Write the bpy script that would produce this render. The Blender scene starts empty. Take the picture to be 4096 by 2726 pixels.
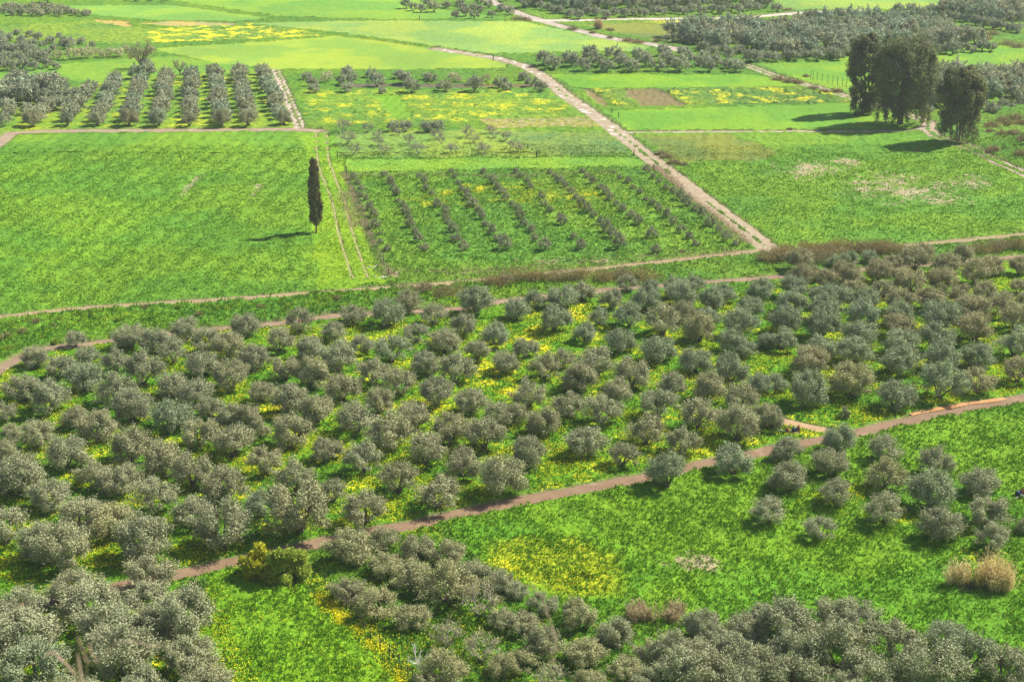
import bpy, math, random
import numpy as np
from mathutils import Vector
R = math.radians
sc = bpy.context.scene
random.seed(7)
rng = np.random.default_rng(11)

# ------------------------------------------------------------ camera, world, sun
H = 71.0; PITCH = R(20.2); FN = 6259.0            # camera height, tilt below level, focal length in photo pixels
cam = bpy.data.cameras.new('camera'); co = bpy.data.objects.new('camera', cam)
sc.collection.objects.link(co); sc.camera = co
co.location = (0, 0, H); co.rotation_euler = (R(90) - PITCH, 0, 0)
cam.sensor_width = 36; cam.lens = 55; cam.clip_start = 0.3; cam.clip_end = 8000
cam.dof.use_dof = True; cam.dof.focus_distance = 190; cam.dof.aperture_fstop = 7.1
SUN = Vector((0.9 * math.cos(R(46)), 0.433 * math.cos(R(46)), math.sin(R(46)))).normalized()
w = bpy.data.worlds.new('World'); sc.world = w; w.use_nodes = True
nt = w.node_tree; bg = nt.nodes['Background']
sky = nt.nodes.new('ShaderNodeTexSky'); sky.sky_type = 'NISHITA'; sky.sun_disc = False
sky.sun_elevation = R(46); sky.sun_rotation = math.atan2(SUN.x, SUN.y)
nt.links.new(sky.outputs[0], bg.inputs[0]); bg.inputs[1].default_value = 0.082
ld = bpy.data.lights.new('sun', 'SUN'); ld.energy = 5.0; ld.angle = R(0.5); ld.color = (1, 0.955, 0.87)
so = bpy.data.objects.new('sun', ld); sc.collection.objects.link(so)
so.rotation_euler = (-SUN).to_track_quat('-Z', 'Y').to_euler(); so.location = (60, 100, 150)
sc.view_settings.view_transform = 'Standard'; sc.view_settings.look = 'None'
sc.view_settings.exposure = 0.9; sc.view_settings.gamma = 1
sc.render.engine = 'CYCLES'
sc.cycles.max_bounces = 5; sc.cycles.diffuse_bounces = 2; sc.cycles.transmission_bounces = 2
sc.cycles.volume_bounces = 0; sc.cycles.transparent_max_bounces = 4

cT, sT = math.cos(PITCH), math.sin(PITCH)
def at(px, py):                                   # photo position -> point on the plain, and metres per photo pixel there
    u = (px - 2048) / FN; v = (1363 - py) / FN
    dz = -sT + v * cT; dy = cT + v * sT
    t = H / -dz
    return (u * t, dy * t, t * math.sqrt(1 + u * u + v * v) / FN)
def V(x, y):                                      # the same for overview coordinates
    a = at(x / 0.5752, y / 0.5752); return (a[0], a[1])
def VP(pts): return np.array([V(*p) for p in pts])

# ------------------------------------------------------------ helpers
C = sc.collection
def tag(o, label=None, cat=None, group=None, kind=None):
    if label: o['label'] = label
    if cat: o['category'] = cat
    if group: o['group'] = group
    if kind: o['kind'] = kind
    return o
def fast_mesh(name, verts, faces, mat=None, smooth=False):
    me = bpy.data.meshes.new(name)
    verts = np.ascontiguousarray(verts, dtype=np.float32); faces = np.ascontiguousarray(faces, dtype=np.int32)
    k = faces.shape[1]; n = len(faces)
    me.vertices.add(len(verts)); me.vertices.foreach_set('co', verts.ravel())
    me.loops.add(n * k); me.loops.foreach_set('vertex_index', faces.ravel())
    me.polygons.add(n); me.polygons.foreach_set('loop_start', np.arange(0, n * k, k, dtype=np.int32))
    me.polygons.foreach_set('loop_total', np.full(n, k, dtype=np.int32))
    me.polygons.foreach_set('use_smooth', np.full(n, smooth, dtype=bool))
    me.update(calc_edges=True)
    if mat: me.materials.append(mat)
    return me
def link(name, me, parent=None):
    o = bpy.data.objects.new(name, me); C.objects.link(o)
    if parent: o.parent = parent
    return o
def empty(name, loc):
    o = bpy.data.objects.new(name, None); C.objects.link(o); o.location = loc; return o
def hsh(ix, iy, seed):
    h = (ix.astype(np.int64) * 374761393 + iy.astype(np.int64) * 668265263 + seed * 974634777) & 0x7fffffff
    h = ((h ^ (h >> 13)) * 1274126177) & 0x7fffffff
    return ((h ^ (h >> 16)) & 0xffffff) / float(0xffffff)
def noise(x, y, s, seed=0):
    x = x / s + 1000.3; y = y / s + 1000.7
    ix = np.floor(x); iy = np.floor(y); fx = x - ix; fy = y - iy
    fx = fx * fx * (3 - 2 * fx); fy = fy * fy * (3 - 2 * fy)
    a = hsh(ix, iy, seed); b = hsh(ix + 1, iy, seed); c = hsh(ix, iy + 1, seed); d = hsh(ix + 1, iy + 1, seed)
    return (a * (1 - fx) + b * fx) * (1 - fy) + (c * (1 - fx) + d * fx) * fy
def fbm(x, y, s, seed=0, o=3):
    t = 0; a = 1; n = 0
    for i in range(o):
        t = t + a * noise(x * 0.8 + y * 0.6, y * 0.8 - x * 0.6, s / 2 ** i, seed + i * 17); n += a; a *= 0.55
    return t / n
def pip(x, y, poly):
    ins = np.zeros(x.shape, bool); n = len(poly)
    for i in range(n):
        x1, y1 = poly[i]; x2, y2 = poly[(i + 1) % n]
        c = ((y1 > y) != (y2 > y)) & (x < (x2 - x1) * (y - y1) / (y2 - y1 + 1e-12) + x1)
        ins ^= c
    return ins
def dline(x, y, pts):
    best = np.full(x.shape, 1e9)
    for (x1, y1), (x2, y2) in zip(pts[:-1], pts[1:]):
        dx, dy = x2 - x1, y2 - y1; L = dx * dx + dy * dy
        t = np.clip(((x - x1) * dx + (y - y1) * dy) / L, 0, 1)
        best = np.minimum(best, np.hypot(x - x1 - t * dx, y - y1 - t * dy))
    return best
def sstep(a, b, x):
    t = np.clip((x - a) / (b - a), 0, 1); return t * t * (3 - 2 * t)

# ------------------------------------------------------------ materials
def mat(name):
    m = bpy.data.materials.new(name); m.use_nodes = True
    n = m.node_tree; b = n.nodes['Principled BSDF']; b.inputs['Roughness'].default_value = 0.85
    b.inputs['Specular IOR Level'].default_value = 0.15
    return m, n, b
def N(n, t, **k):
    x = n.nodes.new(t)
    for a, v in k.items(): setattr(x, a, v)
    return x
def nz(n, vec, scale, detail=3, rough=0.6):
    x = N(n, 'ShaderNodeTexNoise'); x.inputs['Scale'].default_value = scale; x.inputs['Detail'].default_value = detail
    x.inputs['Roughness'].default_value = rough
    n.links.new(vec, x.inputs['Vector']); return x.outputs['Fac']
def rmp(n, v, a, b, lo=0.0, hi=1.0):
    x = N(n, 'ShaderNodeMapRange'); n.links.new(v, x.inputs['Value'])
    for i, q in zip(('From Min', 'From Max', 'To Min', 'To Max'), (a, b, lo, hi)):
        if isinstance(q, (int, float)): x.inputs[i].default_value = q
        else: n.links.new(q, x.inputs[i])
    return x.outputs[0]
def mix(n, f, a, b, mode='MIX'):
    x = N(n, 'ShaderNodeMix', data_type='RGBA', blend_type=mode)
    for s, q in ((x.inputs['Factor'], f), (x.inputs['A'], a), (x.inputs['B'], b)):
        if isinstance(q, (int, float)): s.default_value = q
        elif isinstance(q, tuple): s.default_value = q + (1,) if len(q) == 3 else q
        else: n.links.new(q, s)
    return x.outputs['Result']
def math_(n, op, a, b=None):
    x = N(n, 'ShaderNodeMath', operation=op)
    for i, q in enumerate((a, b)):
        if q is None: continue
        if isinstance(q, (int, float)): x.inputs[i].default_value = q
        else: n.links.new(q, x.inputs[i])
    return x.outputs[0]
def leaf_out(n, b, col, tr=0.3):
    n.links.new(col, b.inputs['Base Color'])
    t = N(n, 'ShaderNodeBsdfTranslucent'); n.links.new(col, t.inputs['Color'])
    s = N(n, 'ShaderNodeMixShader'); s.inputs[0].default_value = tr
    n.links.new(b.outputs[0], s.inputs[1]); n.links.new(t.outputs[0], s.inputs[2])
    n.links.new(s.outputs[0], n.nodes['Material Output'].inputs['Surface'])

def ground_mat():
    m, n, b = mat('field_surface')
    g = N(n, 'ShaderNodeNewGeometry').outputs['Position']
    a = N(n, 'ShaderNodeAttribute', attribute_name='fc').outputs['Color']
    msk = N(n, 'ShaderNodeAttribute', attribute_name='msk').outputs['Color']
    sp = N(n, 'ShaderNodeSeparateColor'); n.links.new(msk, sp.inputs[0])
    yel, dry, var = sp.outputs[0], sp.outputs[1], sp.outputs[2]
    n1 = nz(n, g, 1.6, 3, 0.7); n2 = nz(n, g, 0.22, 3, 0.6); n3 = nz(n, g, 5.0, 2, 0.7)
    v = math_(n, 'ADD', rmp(n, n1, 0.3, 0.7, -1, 1), rmp(n, n3, 0.3, 0.7, -0.8, 0.8))
    v = math_(n, 'MULTIPLY', v, var)
    k = math_(n, 'ADD', math_(n, 'MULTIPLY', v, 0.27), 1.0)
    vv = N(n, 'ShaderNodeCombineColor')
    for i in range(3): n.links.new(k, vv.inputs[i])
    c = mix(n, 1.0, a, vv.outputs[0], 'MULTIPLY')
    c2 = mix(n, 1.0, c, (1.3, 1.08, 0.75), 'MULTIPLY')
    c = mix(n, rmp(n, n2, 0.35, 0.68, 0, 0.55), c, c2)
    # tall bluish clumps among the lighter grass
    c3 = mix(n, 1.0, c, (0.55, 0.76, 1.1), 'MULTIPLY')
    c = mix(n, math_(n, 'MULTIPLY', rmp(n, nz(n, g, 0.55, 4, 0.65), 0.54, 0.66), math_(n, 'MULTIPLY', var, 0.42)), c, c3)
    dn = nz(n, g, 0.8, 5, 0.75)
    c = mix(n, rmp(n, dn, math_(n, 'SUBTRACT', 0.80, math_(n, 'MULTIPLY', dry, 0.5)), math_(n, 'SUBTRACT', 0.9, math_(n, 'MULTIPLY', dry, 0.5))), c, (0.35, 0.29, 0.16))
    f1 = nz(n, g, 4.2, 2, 0.8); f2 = nz(n, g, 0.22, 3, 0.6)
    ym = math_(n, 'MULTIPLY', yel, rmp(n, f2, 0.4, 0.6, 0.15, 1.25))
    ym = rmp(n, f1, math_(n, 'SUBTRACT', 0.82, math_(n, 'MULTIPLY', ym, 0.42)), math_(n, 'SUBTRACT', 0.87, math_(n, 'MULTIPLY', ym, 0.42)))
    g1_ = rmp(n, nz(n, g, 0.9, 3, 0.75), math_(n, 'SUBTRACT', 0.86, math_(n, 'MULTIPLY', yel, 0.36)), math_(n, 'SUBTRACT', 0.96, math_(n, 'MULTIPLY', yel, 0.36)), 0, 0.7)
    ym = math_(n, 'MAXIMUM', ym, g1_)
    c = mix(n, ym, c, (0.68, 0.6, 0.012))
    leaf_out(n, b, c, 0.06)
    bp = N(n, 'ShaderNodeBump'); bp.inputs['Strength'].default_value = 0.5; bp.inputs['Distance'].default_value = 0.25
    n.links.new(math_(n, 'MULTIPLY', math_(n, 'ADD', n1, n3), var), bp.inputs['Height']); n.links.new(bp.outputs[0], b.inputs['Normal'])
    return m
GM = ground_mat()

def leaf_mat(name, base, tr=0.25, spread=0.35, warm=(1.25, 1.0, 0.8), objcol=True):
    m, n, b = mat(name)
    lf = N(n, 'ShaderNodeAttribute', attribute_name='lv').outputs['Fac']
    oi = N(n, 'ShaderNodeObjectInfo')
    c = (base[0], base[1], base[2], 1)
    k = rmp(n, lf, 0, 1, 1 - spread, 1 + spread)
    vv = N(n, 'ShaderNodeCombineColor')
    for i in range(3): n.links.new(k, vv.inputs[i])
    cc = mix(n, 1.0, c, vv.outputs[0], 'MULTIPLY')
    if objcol: cc = mix(n, 1.0, cc, oi.outputs['Color'], 'MULTIPLY')
    cc = mix(n, rmp(n, oi.outputs['Random'], 0, 1, 0, 0.5), cc, mix(n, 1.0, cc, warm, 'MULTIPLY'))
    leaf_out(n, b, cc, tr); b.inputs['Roughness'].default_value = 0.75; b.inputs['Specular IOR Level'].default_value = 0.08
    return m
def bark_mat(name, c1, c2):
    m, n, b = mat(name); tc = N(n, 'ShaderNodeTexCoord').outputs['Object']
    n.links.new(mix(n, rmp(n, nz(n, tc, 6, 4), 0.35, 0.65), c1, c2), b.inputs['Base Color']); return m
M_OLIVE = leaf_mat('olive_leaves', (0.335, 0.35, 0.198), 0.1, 0.22, (1.07, 1.0, 0.93))
M_BARK = bark_mat('olive_bark', (0.10, 0.075, 0.055), (0.2, 0.165, 0.13))
M_TWIG = bark_mat('pale_twigs', (0.22, 0.19, 0.15), (0.36, 0.32, 0.27))
M_WHITE = bark_mat('bleached_wood', (0.5, 0.47, 0.42), (0.7, 0.67, 0.6))
M_EUC = leaf_mat('eucalyptus_leaves', (0.21, 0.225, 0.095), 0.2, 0.4, (1.15, 1.02, 0.9))
M_CYP = leaf_mat('cypress_leaves', (0.2, 0.195, 0.1), 0.15, 0.5, (1.3, 1.05, 0.8))
M_FIG = leaf_mat('broad_leaves', (0.4, 0.48, 0.07), 0.35, 0.4)
M_FIGY = leaf_mat('flowering_leaves', (0.5, 0.5, 0.035), 0.35, 0.5)
M_REED = leaf_mat('dry_reeds', (0.72, 0.6, 0.31), 0.3, 0.4)
M_SCRUB = leaf_mat('dry_scrub', (0.27, 0.25, 0.13), 0.25, 0.45)
M_GRASS = leaf_mat('grass_blades', (0.115, 0.245, 0.022), 0.35, 0.5, (1.0, 1.0, 1.0), False)
M_YEL = leaf_mat('yellow_petals', (0.74, 0.68, 0.015), 0.3, 0.25, (1, 1, 1), False)

# ------------------------------------------------------------ roads and tracks (overview coordinates)
def tl(ox, oy, s, pts): return [((ox + x / s) * 0.5752, (oy + y / s) * 0.5752) for x, y in pts]
ROADS = [
 # name, label, points, width m, colour a, colour b, grass strip down the middle, loose stones
 ('lower_track', 'reddish brown paved farm track curving past the near olives', [(2500,885),(2356,915),(2140,957),(1990,992),(1870,1017),(1750,1041),(1590,1075),(1470,1102),(1250,1142),(1050,1185),(940,1209),(820,1232),(690,1259),(600,1280),(530,1296),(400,1324),(270,1352),(110,1385),(-60,1425)], 1.7, (0.19,0.12,0.068), (0.25,0.166,0.1), 0),
 ('upper_track', 'reddish paved track looping behind the olive grove', [(-130,960),(-60,895),(0,852),(36,828),(90,806),(150,797),(290,782),(420,766),(640,745),(760,729),(1060,712),(1150,695),(1400,668),(1704,645),(1793,638),(1980,622),(2200,604),(2500,580)], 1.7, (0.2,0.135,0.082), (0.28,0.205,0.13), 0),
 ('farm_track', 'pale grey brown dirt track below the big crop fields', [(-200,758),(0,731),(150,714),(310,703),(620,683),(900,663),(1060,651),(1200,636),(1400,617),(1640,590),(1760,577),(1900,577),(2080,567),(2200,556),(2356,541),(2500,528)], 1.6, (0.24,0.18,0.088), (0.32,0.252,0.135), 0),
 ('dirt_road', 'wide pale dirt road running diagonally between fields', [(1775,577),(1640,475),(1530,390),(1475,348),(1430,312),(1400,288),(1300,219),(1245,173),(1205,152),(1140,134),(1000,112)], 3.1, (0.27,0.205,0.125), (0.38,0.305,0.2), 1),
 ('orchard_track', 'pale two-wheel track beside the striped orchard', [(633,160),(645,185),(662,225),(680,268),(692,297)], 1.1, (0.34,0.26,0.19), (0.46,0.39,0.31), 0),
 ('field_lane', 'narrow brown lane along the lower edge of the orchard rows', [(-120,420),(0,328),(25,308),(100,303),(400,301),(680,299),(740,303)], 2.6, (0.25,0.18,0.115), (0.34,0.26,0.17), 0),
 ('cross_lane', 'thin dirt lane crossing the green fields towards the tall trees', [(1425,306),(1500,305),(1800,303),(2000,303),(2090,302),(2128,292)], 1.3, (0.3,0.24,0.16), (0.4,0.33,0.24), 0),
 ('wheel_ruts', 'faint wheel ruts in grass beside the cypress', tl(1024,400,2.2402,[(550,290),(555,420),(565,560),(620,720),(690,900),(740,1120),(800,1350),(880,1600)]), 0.3, (0.24,0.24,0.08), (0.34,0.29,0.13), 0),
 ('stream_track', 'pale track bending between the eucalyptus trees to the right edge', [(1690,140),(1715,150),(1800,181),(1880,202),(1945,222),(2030,246),(2100,268),(2135,282),(2136,297),(2150,312),(2190,332),(2270,362),(2356,400),(2480,460)], 2.4, (0.28,0.21,0.15), (0.38,0.3,0.22), 2),
 ('far_track', 'far pale dirt track running up to the distant grove', [(1090,-18),(1130,4),(1200,34),(1290,61),(1380,84),(1450,96),(1520,106),(1570,118)], 3.2, (0.32,0.26,0.19), (0.45,0.38,0.32), 0),
 ('far_lane', 'light straight lane along the far ploughed field', [(1225,48),(1330,48),(1470,45),(1700,42),(1850,30),(1990,25)], 3.4, (0.42,0.35,0.28), (0.52,0.45,0.37), 0),
 ('side_track', 'short orange earth spur joining the lower track', [(1898,990),(1860,984),(1820,975),(1795,968)], 1.4, (0.33,0.21,0.11), (0.4,0.27,0.15), 0),
 ('mud_puddle', 'orange muddy water along the far edge of the lower track', [(2310,917),(2230,929),(2150,943),(2095,955)], 0.7, (0.4,0.2,0.08), (0.5,0.28,0.12), 0),
]
def offs(pts, px): return [(x + px * (y / 300.0) ** 0.5, y) for x, y in pts]
_n = []
for q in ROADS:
    if q[0] == 'wheel_ruts': _n += [(q[0], 'left wheel rut in the grass beside the cypress', offs(q[2], -3)) + q[3:], (q[0], 'right wheel rut in the grass beside the cypress', offs(q[2], 21)) + q[3:]]
    elif q[0] == 'orchard_track': _n += [(q[0], 'left pale strand of the two strand track', offs(q[2], -8), 1.0) + q[4:], (q[0], 'right pale strand of the two strand track', offs(q[2], 9), 0.6) + q[4:]]
    else: _n.append(q)
ROADS = _n
ROADP = [(r[0], VP(r[2]), r[3], r[6]) for r in ROADS]
def smoothline(P, step=1.0):
    out = []
    n = len(P)
    for i in range(n - 1):
        p0 = P[max(i - 1, 0)]; p1 = P[i]; p2 = P[i + 1]; p3 = P[min(i + 2, n - 1)]
        k = max(2, int(np.linalg.norm(p2 - p1) / step))
        for j in range(k):
            t = j / k
            out.append(0.5 * ((2 * p1) + (-p0 + p2) * t + (2 * p0 - 5 * p1 + 4 * p2 - p3) * t * t + (-p0 + 3 * p1 - 3 * p2 + p3) * t ** 3))
    out.append(P[-1]); return np.array(out)
def road_mat(name, a, b_, stony):
    m, n, b = mat(name); g = N(n, 'ShaderNodeNewGeometry').outputs['Position']
    c = mix(n, rmp(n, nz(n, g, 0.5, 5, 0.7), 0.35, 0.65), a, b_)
    c = mix(n, rmp(n, nz(n, g, 5, 3, 0.8), 0.4, 0.75, 0, 0.5), c, tuple(x * 0.7 for x in a))
    sx_ = N(n, 'ShaderNodeSeparateXYZ'); n.links.new(g, sx_.inputs[0]); sy = sx_.outputs[1]; PY0, PY1 = V(1430, 345)[1], V(1400, 300)[1]
    if stony: c = mix(n, rmp(n, nz(n, g, 0.42, 3, 0.7), 0.54, 0.62, 0, math_(n, 'MULTIPLY', rmp(n, sy, PY0, PY1), .75)), c, (0.6, 0.56, 0.52))
    else: c = mix(n, rmp(n, nz(n, g, 0.25, 4, 0.8), 0.6, 0.66, 0, 0.6), c, tuple(min(1, x * 1.5) for x in b_))
    n.links.new(c, b.inputs['Base Color'])
    bp = N(n, 'ShaderNodeBump'); bp.inputs['Strength'].default_value = 0.4; bp.inputs['Distance'].default_value = 0.06
    n.links.new(nz(n, g, 3, 5, 0.7), bp.inputs['Height']); n.links.new(bp.outputs[0], b.inputs['Normal'])
    return m
for ri, (nm, lab, pts, wd, ca, cb, mid) in enumerate(ROADS):
    P = smoothline(VP(pts)); T = np.gradient(P, axis=0); T /= np.linalg.norm(T, axis=1)[:, None] + 1e-9
    Nn = np.stack([-T[:, 1], T[:, 0]], 1); hw = wd / 2 + min(.35, wd * .12)
    cols = np.linspace(-hw, hw, 5); vs = []
    for cc in cols:
        q = P + Nn * (cc + (noise(P[:, 0], P[:, 1], 2.5, ri + 5) - 0.5)[:, None] * 0.5 * abs(cc) / hw)
        vs.append(np.column_stack([q, np.full(len(q), 0.03 + ri * 0.005) + 0.02 * (1 - abs(cc) / hw)]))
    vs = np.stack(vs, 1).reshape(-1, 3); k = len(P); f = []
    i = np.arange(k - 1)[:, None] * 5 + np.arange(4)[None]
    i = i.ravel(); f = np.stack([i, i + 1, i + 6, i + 5], 1)
    o = link(nm, fast_mesh(nm, vs, f, road_mat(nm, ca, cb, mid == 1), True)); tag(o, lab, None, None, 'structure')

# ------------------------------------------------------------ fields: name, label, polygon, colour, lump height, yellow, dry, variation, row spacing (m), row angle
G = lambda r, g, b: (r, g, b)
LUSH = (0.095, 0.205, 0.016); MID = (0.108, 0.215, 0.022); LIGHT = (0.2, 0.305, 0.062); BRIGHT = (0.135, 0.265, 0.026); DARK = (0.07, 0.175, 0.022); PALE = (0.175, 0.29, 0.08)
F = [
 ('meadow', 'green weedy meadow around the fields', None, (0.1, 0.205, 0.024), 0.28, 0.08, 0.25, 1.0, 0),
 ('grove_floor', 'lush green grass with yellow flowers under the olive grove', [(-700,930),(0,860),(60,815),(200,795),(420,772),(760,735),(1060,718),(1400,680),(1704,655),(1980,632),(2600,585),(2600,885),(2140,950),(1870,1010),(1470,1095),(1050,1178),(820,1226),(600,1272),(270,1345),(-60,1420),(-700,1500)], (0.088, 0.22, 0.008), 0.26, 0.6, 0.1, 0.9, 0),
 ('near_grove_floor', 'shaded grass under the nearest olives at lower left', [(-500,1440),(0,1400),(270,1358),(400,1330),(470,1400),(530,1568),(560,1700),(-500,1700)], (0.088, 0.22, 0.008), 0.26, 0.6, 0.1, 0.9, 0),
 ('crop_field', 'big bright green crop field left of the cypress', [(-600,700),(-200,410),(0,345),(40,312),(700,306),(712,400),(714,560),(735,678),(620,679),(310,698),(0,726),(-600,800)], (0.118, 0.242, 0.026), 0.25, 0.03, 0.2, 0.75, 3.4),
 ('track_verge', 'yellow green grass strip holding the wheel ruts', [(700,306),(770,306),(800,400),(820,470),(885,650),(735,680),(715,560),(712,400)], (0.165, 0.3, 0.02), 0.16, 0.12, 0.15, 0.8, 0),
 ('young_orchard_floor', 'dark green weedy ground of the young olive plot', [(806,400),(1490,386),(1560,440),(1705,582),(1400,605),(890,636)], (0.112, 0.23, 0.032), 0.34, 0.06, 0.1, 1.1, 0),
 ('pale_grass', 'pale grass around the bare fruit trees', [(765,306),(1140,300),(1200,305),(1238,362),(785,366)], (0.19, 0.28, 0.07), 0.22, 0.15, 0.3, 0.8, 0),
 ('cabbage_field', 'blue green vegetable patch beside the dirt road', [(1160,306),(1395,308),(1458,356),(1240,362)], (0.14, 0.225, 0.085), 0.25, 0.02, 0.2, 1.4, 0),
 ('grass_strip', 'smooth bright grass strip above the young olive plot', [(795,368),(1460,362),(1495,384),(806,397)], (0.165, 0.31, 0.045), 0.08, 0, 0, 0.5, 0),
 ('mustard_field', 'field of yellow mustard flowers above the bare trees', [(690,210),(1270,210),(1365,275),(705,292)], (0.12, 0.225, 0.035), 0.3, 0.62, 0.1, 1.0, 0),
 ('stubble_strip', 'tan speckled strip of dead stalks', [(1100,277),(1350,273),(1385,292),(1130,298)], (0.21, 0.23, 0.075), 0.3, 0.1, 0.62, 1.2, 0),
 ('ploughed_strip', 'thin brown ploughed strip between the olives', [(800,194),(1250,196),(1262,204),(815,203)], (0.14, 0.11, 0.1), 0.07, 0, 0, 0.6, 0),
 ('seedling_plot', 'small striped plot of seedlings inside the mustard field', [(866,222),(915,222),(955,272),(905,274)], (0.115, 0.26, 0.025), 0.14, 0, 0, 0.6, 2.2),
 ('wheat_field', 'big green field with bare tan patches at right', [(1450,308),(2110,305),(2200,345),(2356,405),(2600,520),(2600,515),(2356,534),(2200,550),(2060,560),(1800,572),(1740,530)], (0.12, 0.245, 0.028), 0.24, 0.04, 0.22, 1.0, 0),
 ('sparse_plot', 'dull olive green thinly sown plot', [(1472,314),(1680,310),(1785,352),(1765,371),(1545,373)], (0.16, 0.2, 0.055), 0.12, 0, 0.35, 0.9, 2.4),
 ('lawn_strip', 'smooth bright green strip right of the dirt road', [(1395,256),(1960,238),(2070,262),(2110,297),(1800,299),(1450,301)], (0.145, 0.29, 0.032), 0.1, 0, 0, 0.6, 9.0),
 ('vegetable_plot', 'vegetable plot dotted with yellow flowers', [(1352,208),(1890,203),(1955,238),(1420,247)], (0.1, 0.19, 0.04), 0.4, 0.65, 0.25, 1.2, 0),
 ('ploughed_plot', 'square of bare brown ploughed soil', [(1426,208),(1508,206),(1582,244),(1478,247)], (0.15, 0.132, 0.115), 0.12, 0, 0, 0.9, 1.6),
 ('ploughed_edge', 'narrow slip of bare soil beside the dirt road', [(1342,206),(1356,205),(1402,244),(1384,245)], (0.17, 0.145, 0.12), 0.05, 0, 0, 0.5, 0),
 ('bright_strip', 'bright green strip below the row of olives', [(1262,172),(1730,172),(1880,196),(1700,203),(1330,203)], (0.15, 0.3, 0.03), 0.1, 0, 0, 0.5, 0),
 ('light_field', 'smooth light yellow green field', [(340,112),(560,100),(780,83),(900,98),(1100,126),(1175,143),(1165,158),(900,162),(640,160),(500,146)], (0.23, 0.335, 0.062), 0.05, 0.0, 0, 0.4, 6.0),
 ('pale_field', 'smooth pale green field beyond the light field', [(560,54),(900,48),(1200,50),(1290,68),(1420,96),(1500,108),(1480,120),(1230,122),(1120,124),(900,92),(780,76)], (0.235, 0.345, 0.11), 0.1, 0.0, 0, 0.6, 0),
 ('green_field', 'plain green field near the top left', [(120,14),(400,12),(620,42),(560,50),(360,48),(200,34)], (0.175, 0.315, 0.07), 0.08, 0, 0, 0.4, 0),
 ('far_field', 'plain green field at the far top', [(390,0),(920,-20),(1000,20),(1180,44),(900,46),(640,38)], (0.16, 0.3, 0.055), 0.1, 0, 0, 0.5, 0),
 ('rape_field', 'yellow rape field near the top left', [(330,70),(560,54),(720,75),(740,84),(560,93),(350,100)], (0.14, 0.235, 0.045), 0.3, 0.8, 0.1, 0.8, 0),
 ('weed_field', 'rough green field with faint yellow flowers', [(-100,68),(200,50),(340,70),(350,104),(150,100),(-100,90)], (0.15, 0.25, 0.045), 0.3, 0.35, 0.2, 1.0, 0),
 ('bare_patch', 'bare tan earth patch near the top left', [(206,46),(290,50),(312,64),(262,60)], (0.38, 0.3, 0.17), 0.03, 0, 0, 0.4, 0),
 ('bare_strip', 'long bare tan earth strip near the top left', [(322,56),(400,49),(545,54),(540,60),(400,62)], (0.38, 0.31, 0.18), 0.03, 0.05, 0, 0.4, 0),
 ('clearing', 'open green field behind the striped orchard', [(-100,170),(0,165),(240,140),(400,130),(520,148),(600,160),(560,175),(300,200),(100,180),(-100,195)], (0.14, 0.27, 0.045), 0.12, 0.03, 0, 0.6, 0),
 ('orchard_floor', 'yellow flowered grass between the orchard rows', [(-100,300),(-100,240),(260,185),(420,170),(600,160),(640,180),(676,294),(30,303)], (0.15, 0.255, 0.035), 0.2, 0.55, 0.1, 0.7, 0),
 ('brown_field', 'dark brown ploughed field near the top', [(1660,43),(1740,44),(1870,68),(1800,72),(1730,60)], (0.17, 0.125, 0.09), 0.06, 0, 0, 0.5, 0),
 ('blossom_field', 'pale yellow blossom field near the top', [(1480,52),(1570,44),(1665,46),(1800,74),(1720,80),(1600,66)], (0.2, 0.25, 0.05), 0.3, 0.95, 0, 0.8, 0),
 ('drab_field', 'drab olive field near the far bush', [(1340,58),(1480,53),(1600,68),(1700,80),(1620,96),(1520,98)], (0.16, 0.195, 0.06), 0.12, 0, 0.3, 0.8, 0),
 ('right_field', 'bright green field behind the eucalyptus trees', [(1750,150),(1900,136),(2060,118),(2356,105),(2500,110),(2500,178),(2250,184),(2130,182),(1960,215),(1880,196)], (0.15, 0.28, 0.035), 0.12, 0.06, 0, 0.6, 0),
 ('top_field', 'pale green field at the top right corner', [(1780,0),(2500,-25),(2500,15),(2050,22),(1800,24)], (0.2, 0.31, 0.09), 0.12, 0.03, 0, 0.5, 0),
 ('track_bank', 'lumpy grass bank between the two tracks', [(-600,880),(-600,800),(0,735),(620,687),(1060,655),(1250,640),(1250,680),(1060,705),(640,738),(290,775),(90,800),(0,845),(-100,930)], (0.095, 0.21, 0.018), 0.5, 0.22, 0.3, 1.1, 0),
 ('right_meadow', 'lush lumpy meadow below the lower track', [(2600,905),(2140,965),(1990,1000),(1590,1085),(1250,1150),(1000,1198),(1100,1290),(1250,1400),(1420,1440),(1700,1430),(1750,1700),(2900,1700),(2900,905)], (0.112, 0.24, 0.014), 0.34, 0.05, 0.12, 0.75, 0),
 ('near_meadow', 'lush green meadow at the bottom centre', [(430,1340),(540,1302),(700,1345),(760,1400),(960,1600),(960,1700),(540,1700),(500,1480)], (0.118, 0.25, 0.014), 0.34, 0.12, 0.02, 0.75, 0),
 ('thicket_floor', 'weedy ground below the scattered grey olives', [(740,1250),(1000,1210),(1120,1300),(1250,1400),(1420,1440),(1700,1440),(1700,1700),(960,1700),(940,1580),(720,1340)], (0.085, 0.19, 0.015), 0.4, 0.3, 0.3, 1.0, 0),
]
BLOBS_Y = [(1230,790,60,60),(1160,860,70,60),(1100,870,50,30),(1180,900,60,40),(1330,720,60,30),(1000,930,60,60),(1290,1060,70,22),(760,1050,60,50),(640,950,60,40),(880,940,50,50),(720,1180,60,40),(1090,850,60,60)]
BLOBS_D = [(2075,435,160,46),(1870,395,100,22),(1600,1300,70,26),(437,430,14,35),(592,437,14,20),(1950,375,40,10),(2230,420,60,24),(900,632,40,8),(1320,604,120,8)]
FP = [None if f[2] is None else VP(f[2]) for f in F]
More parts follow.
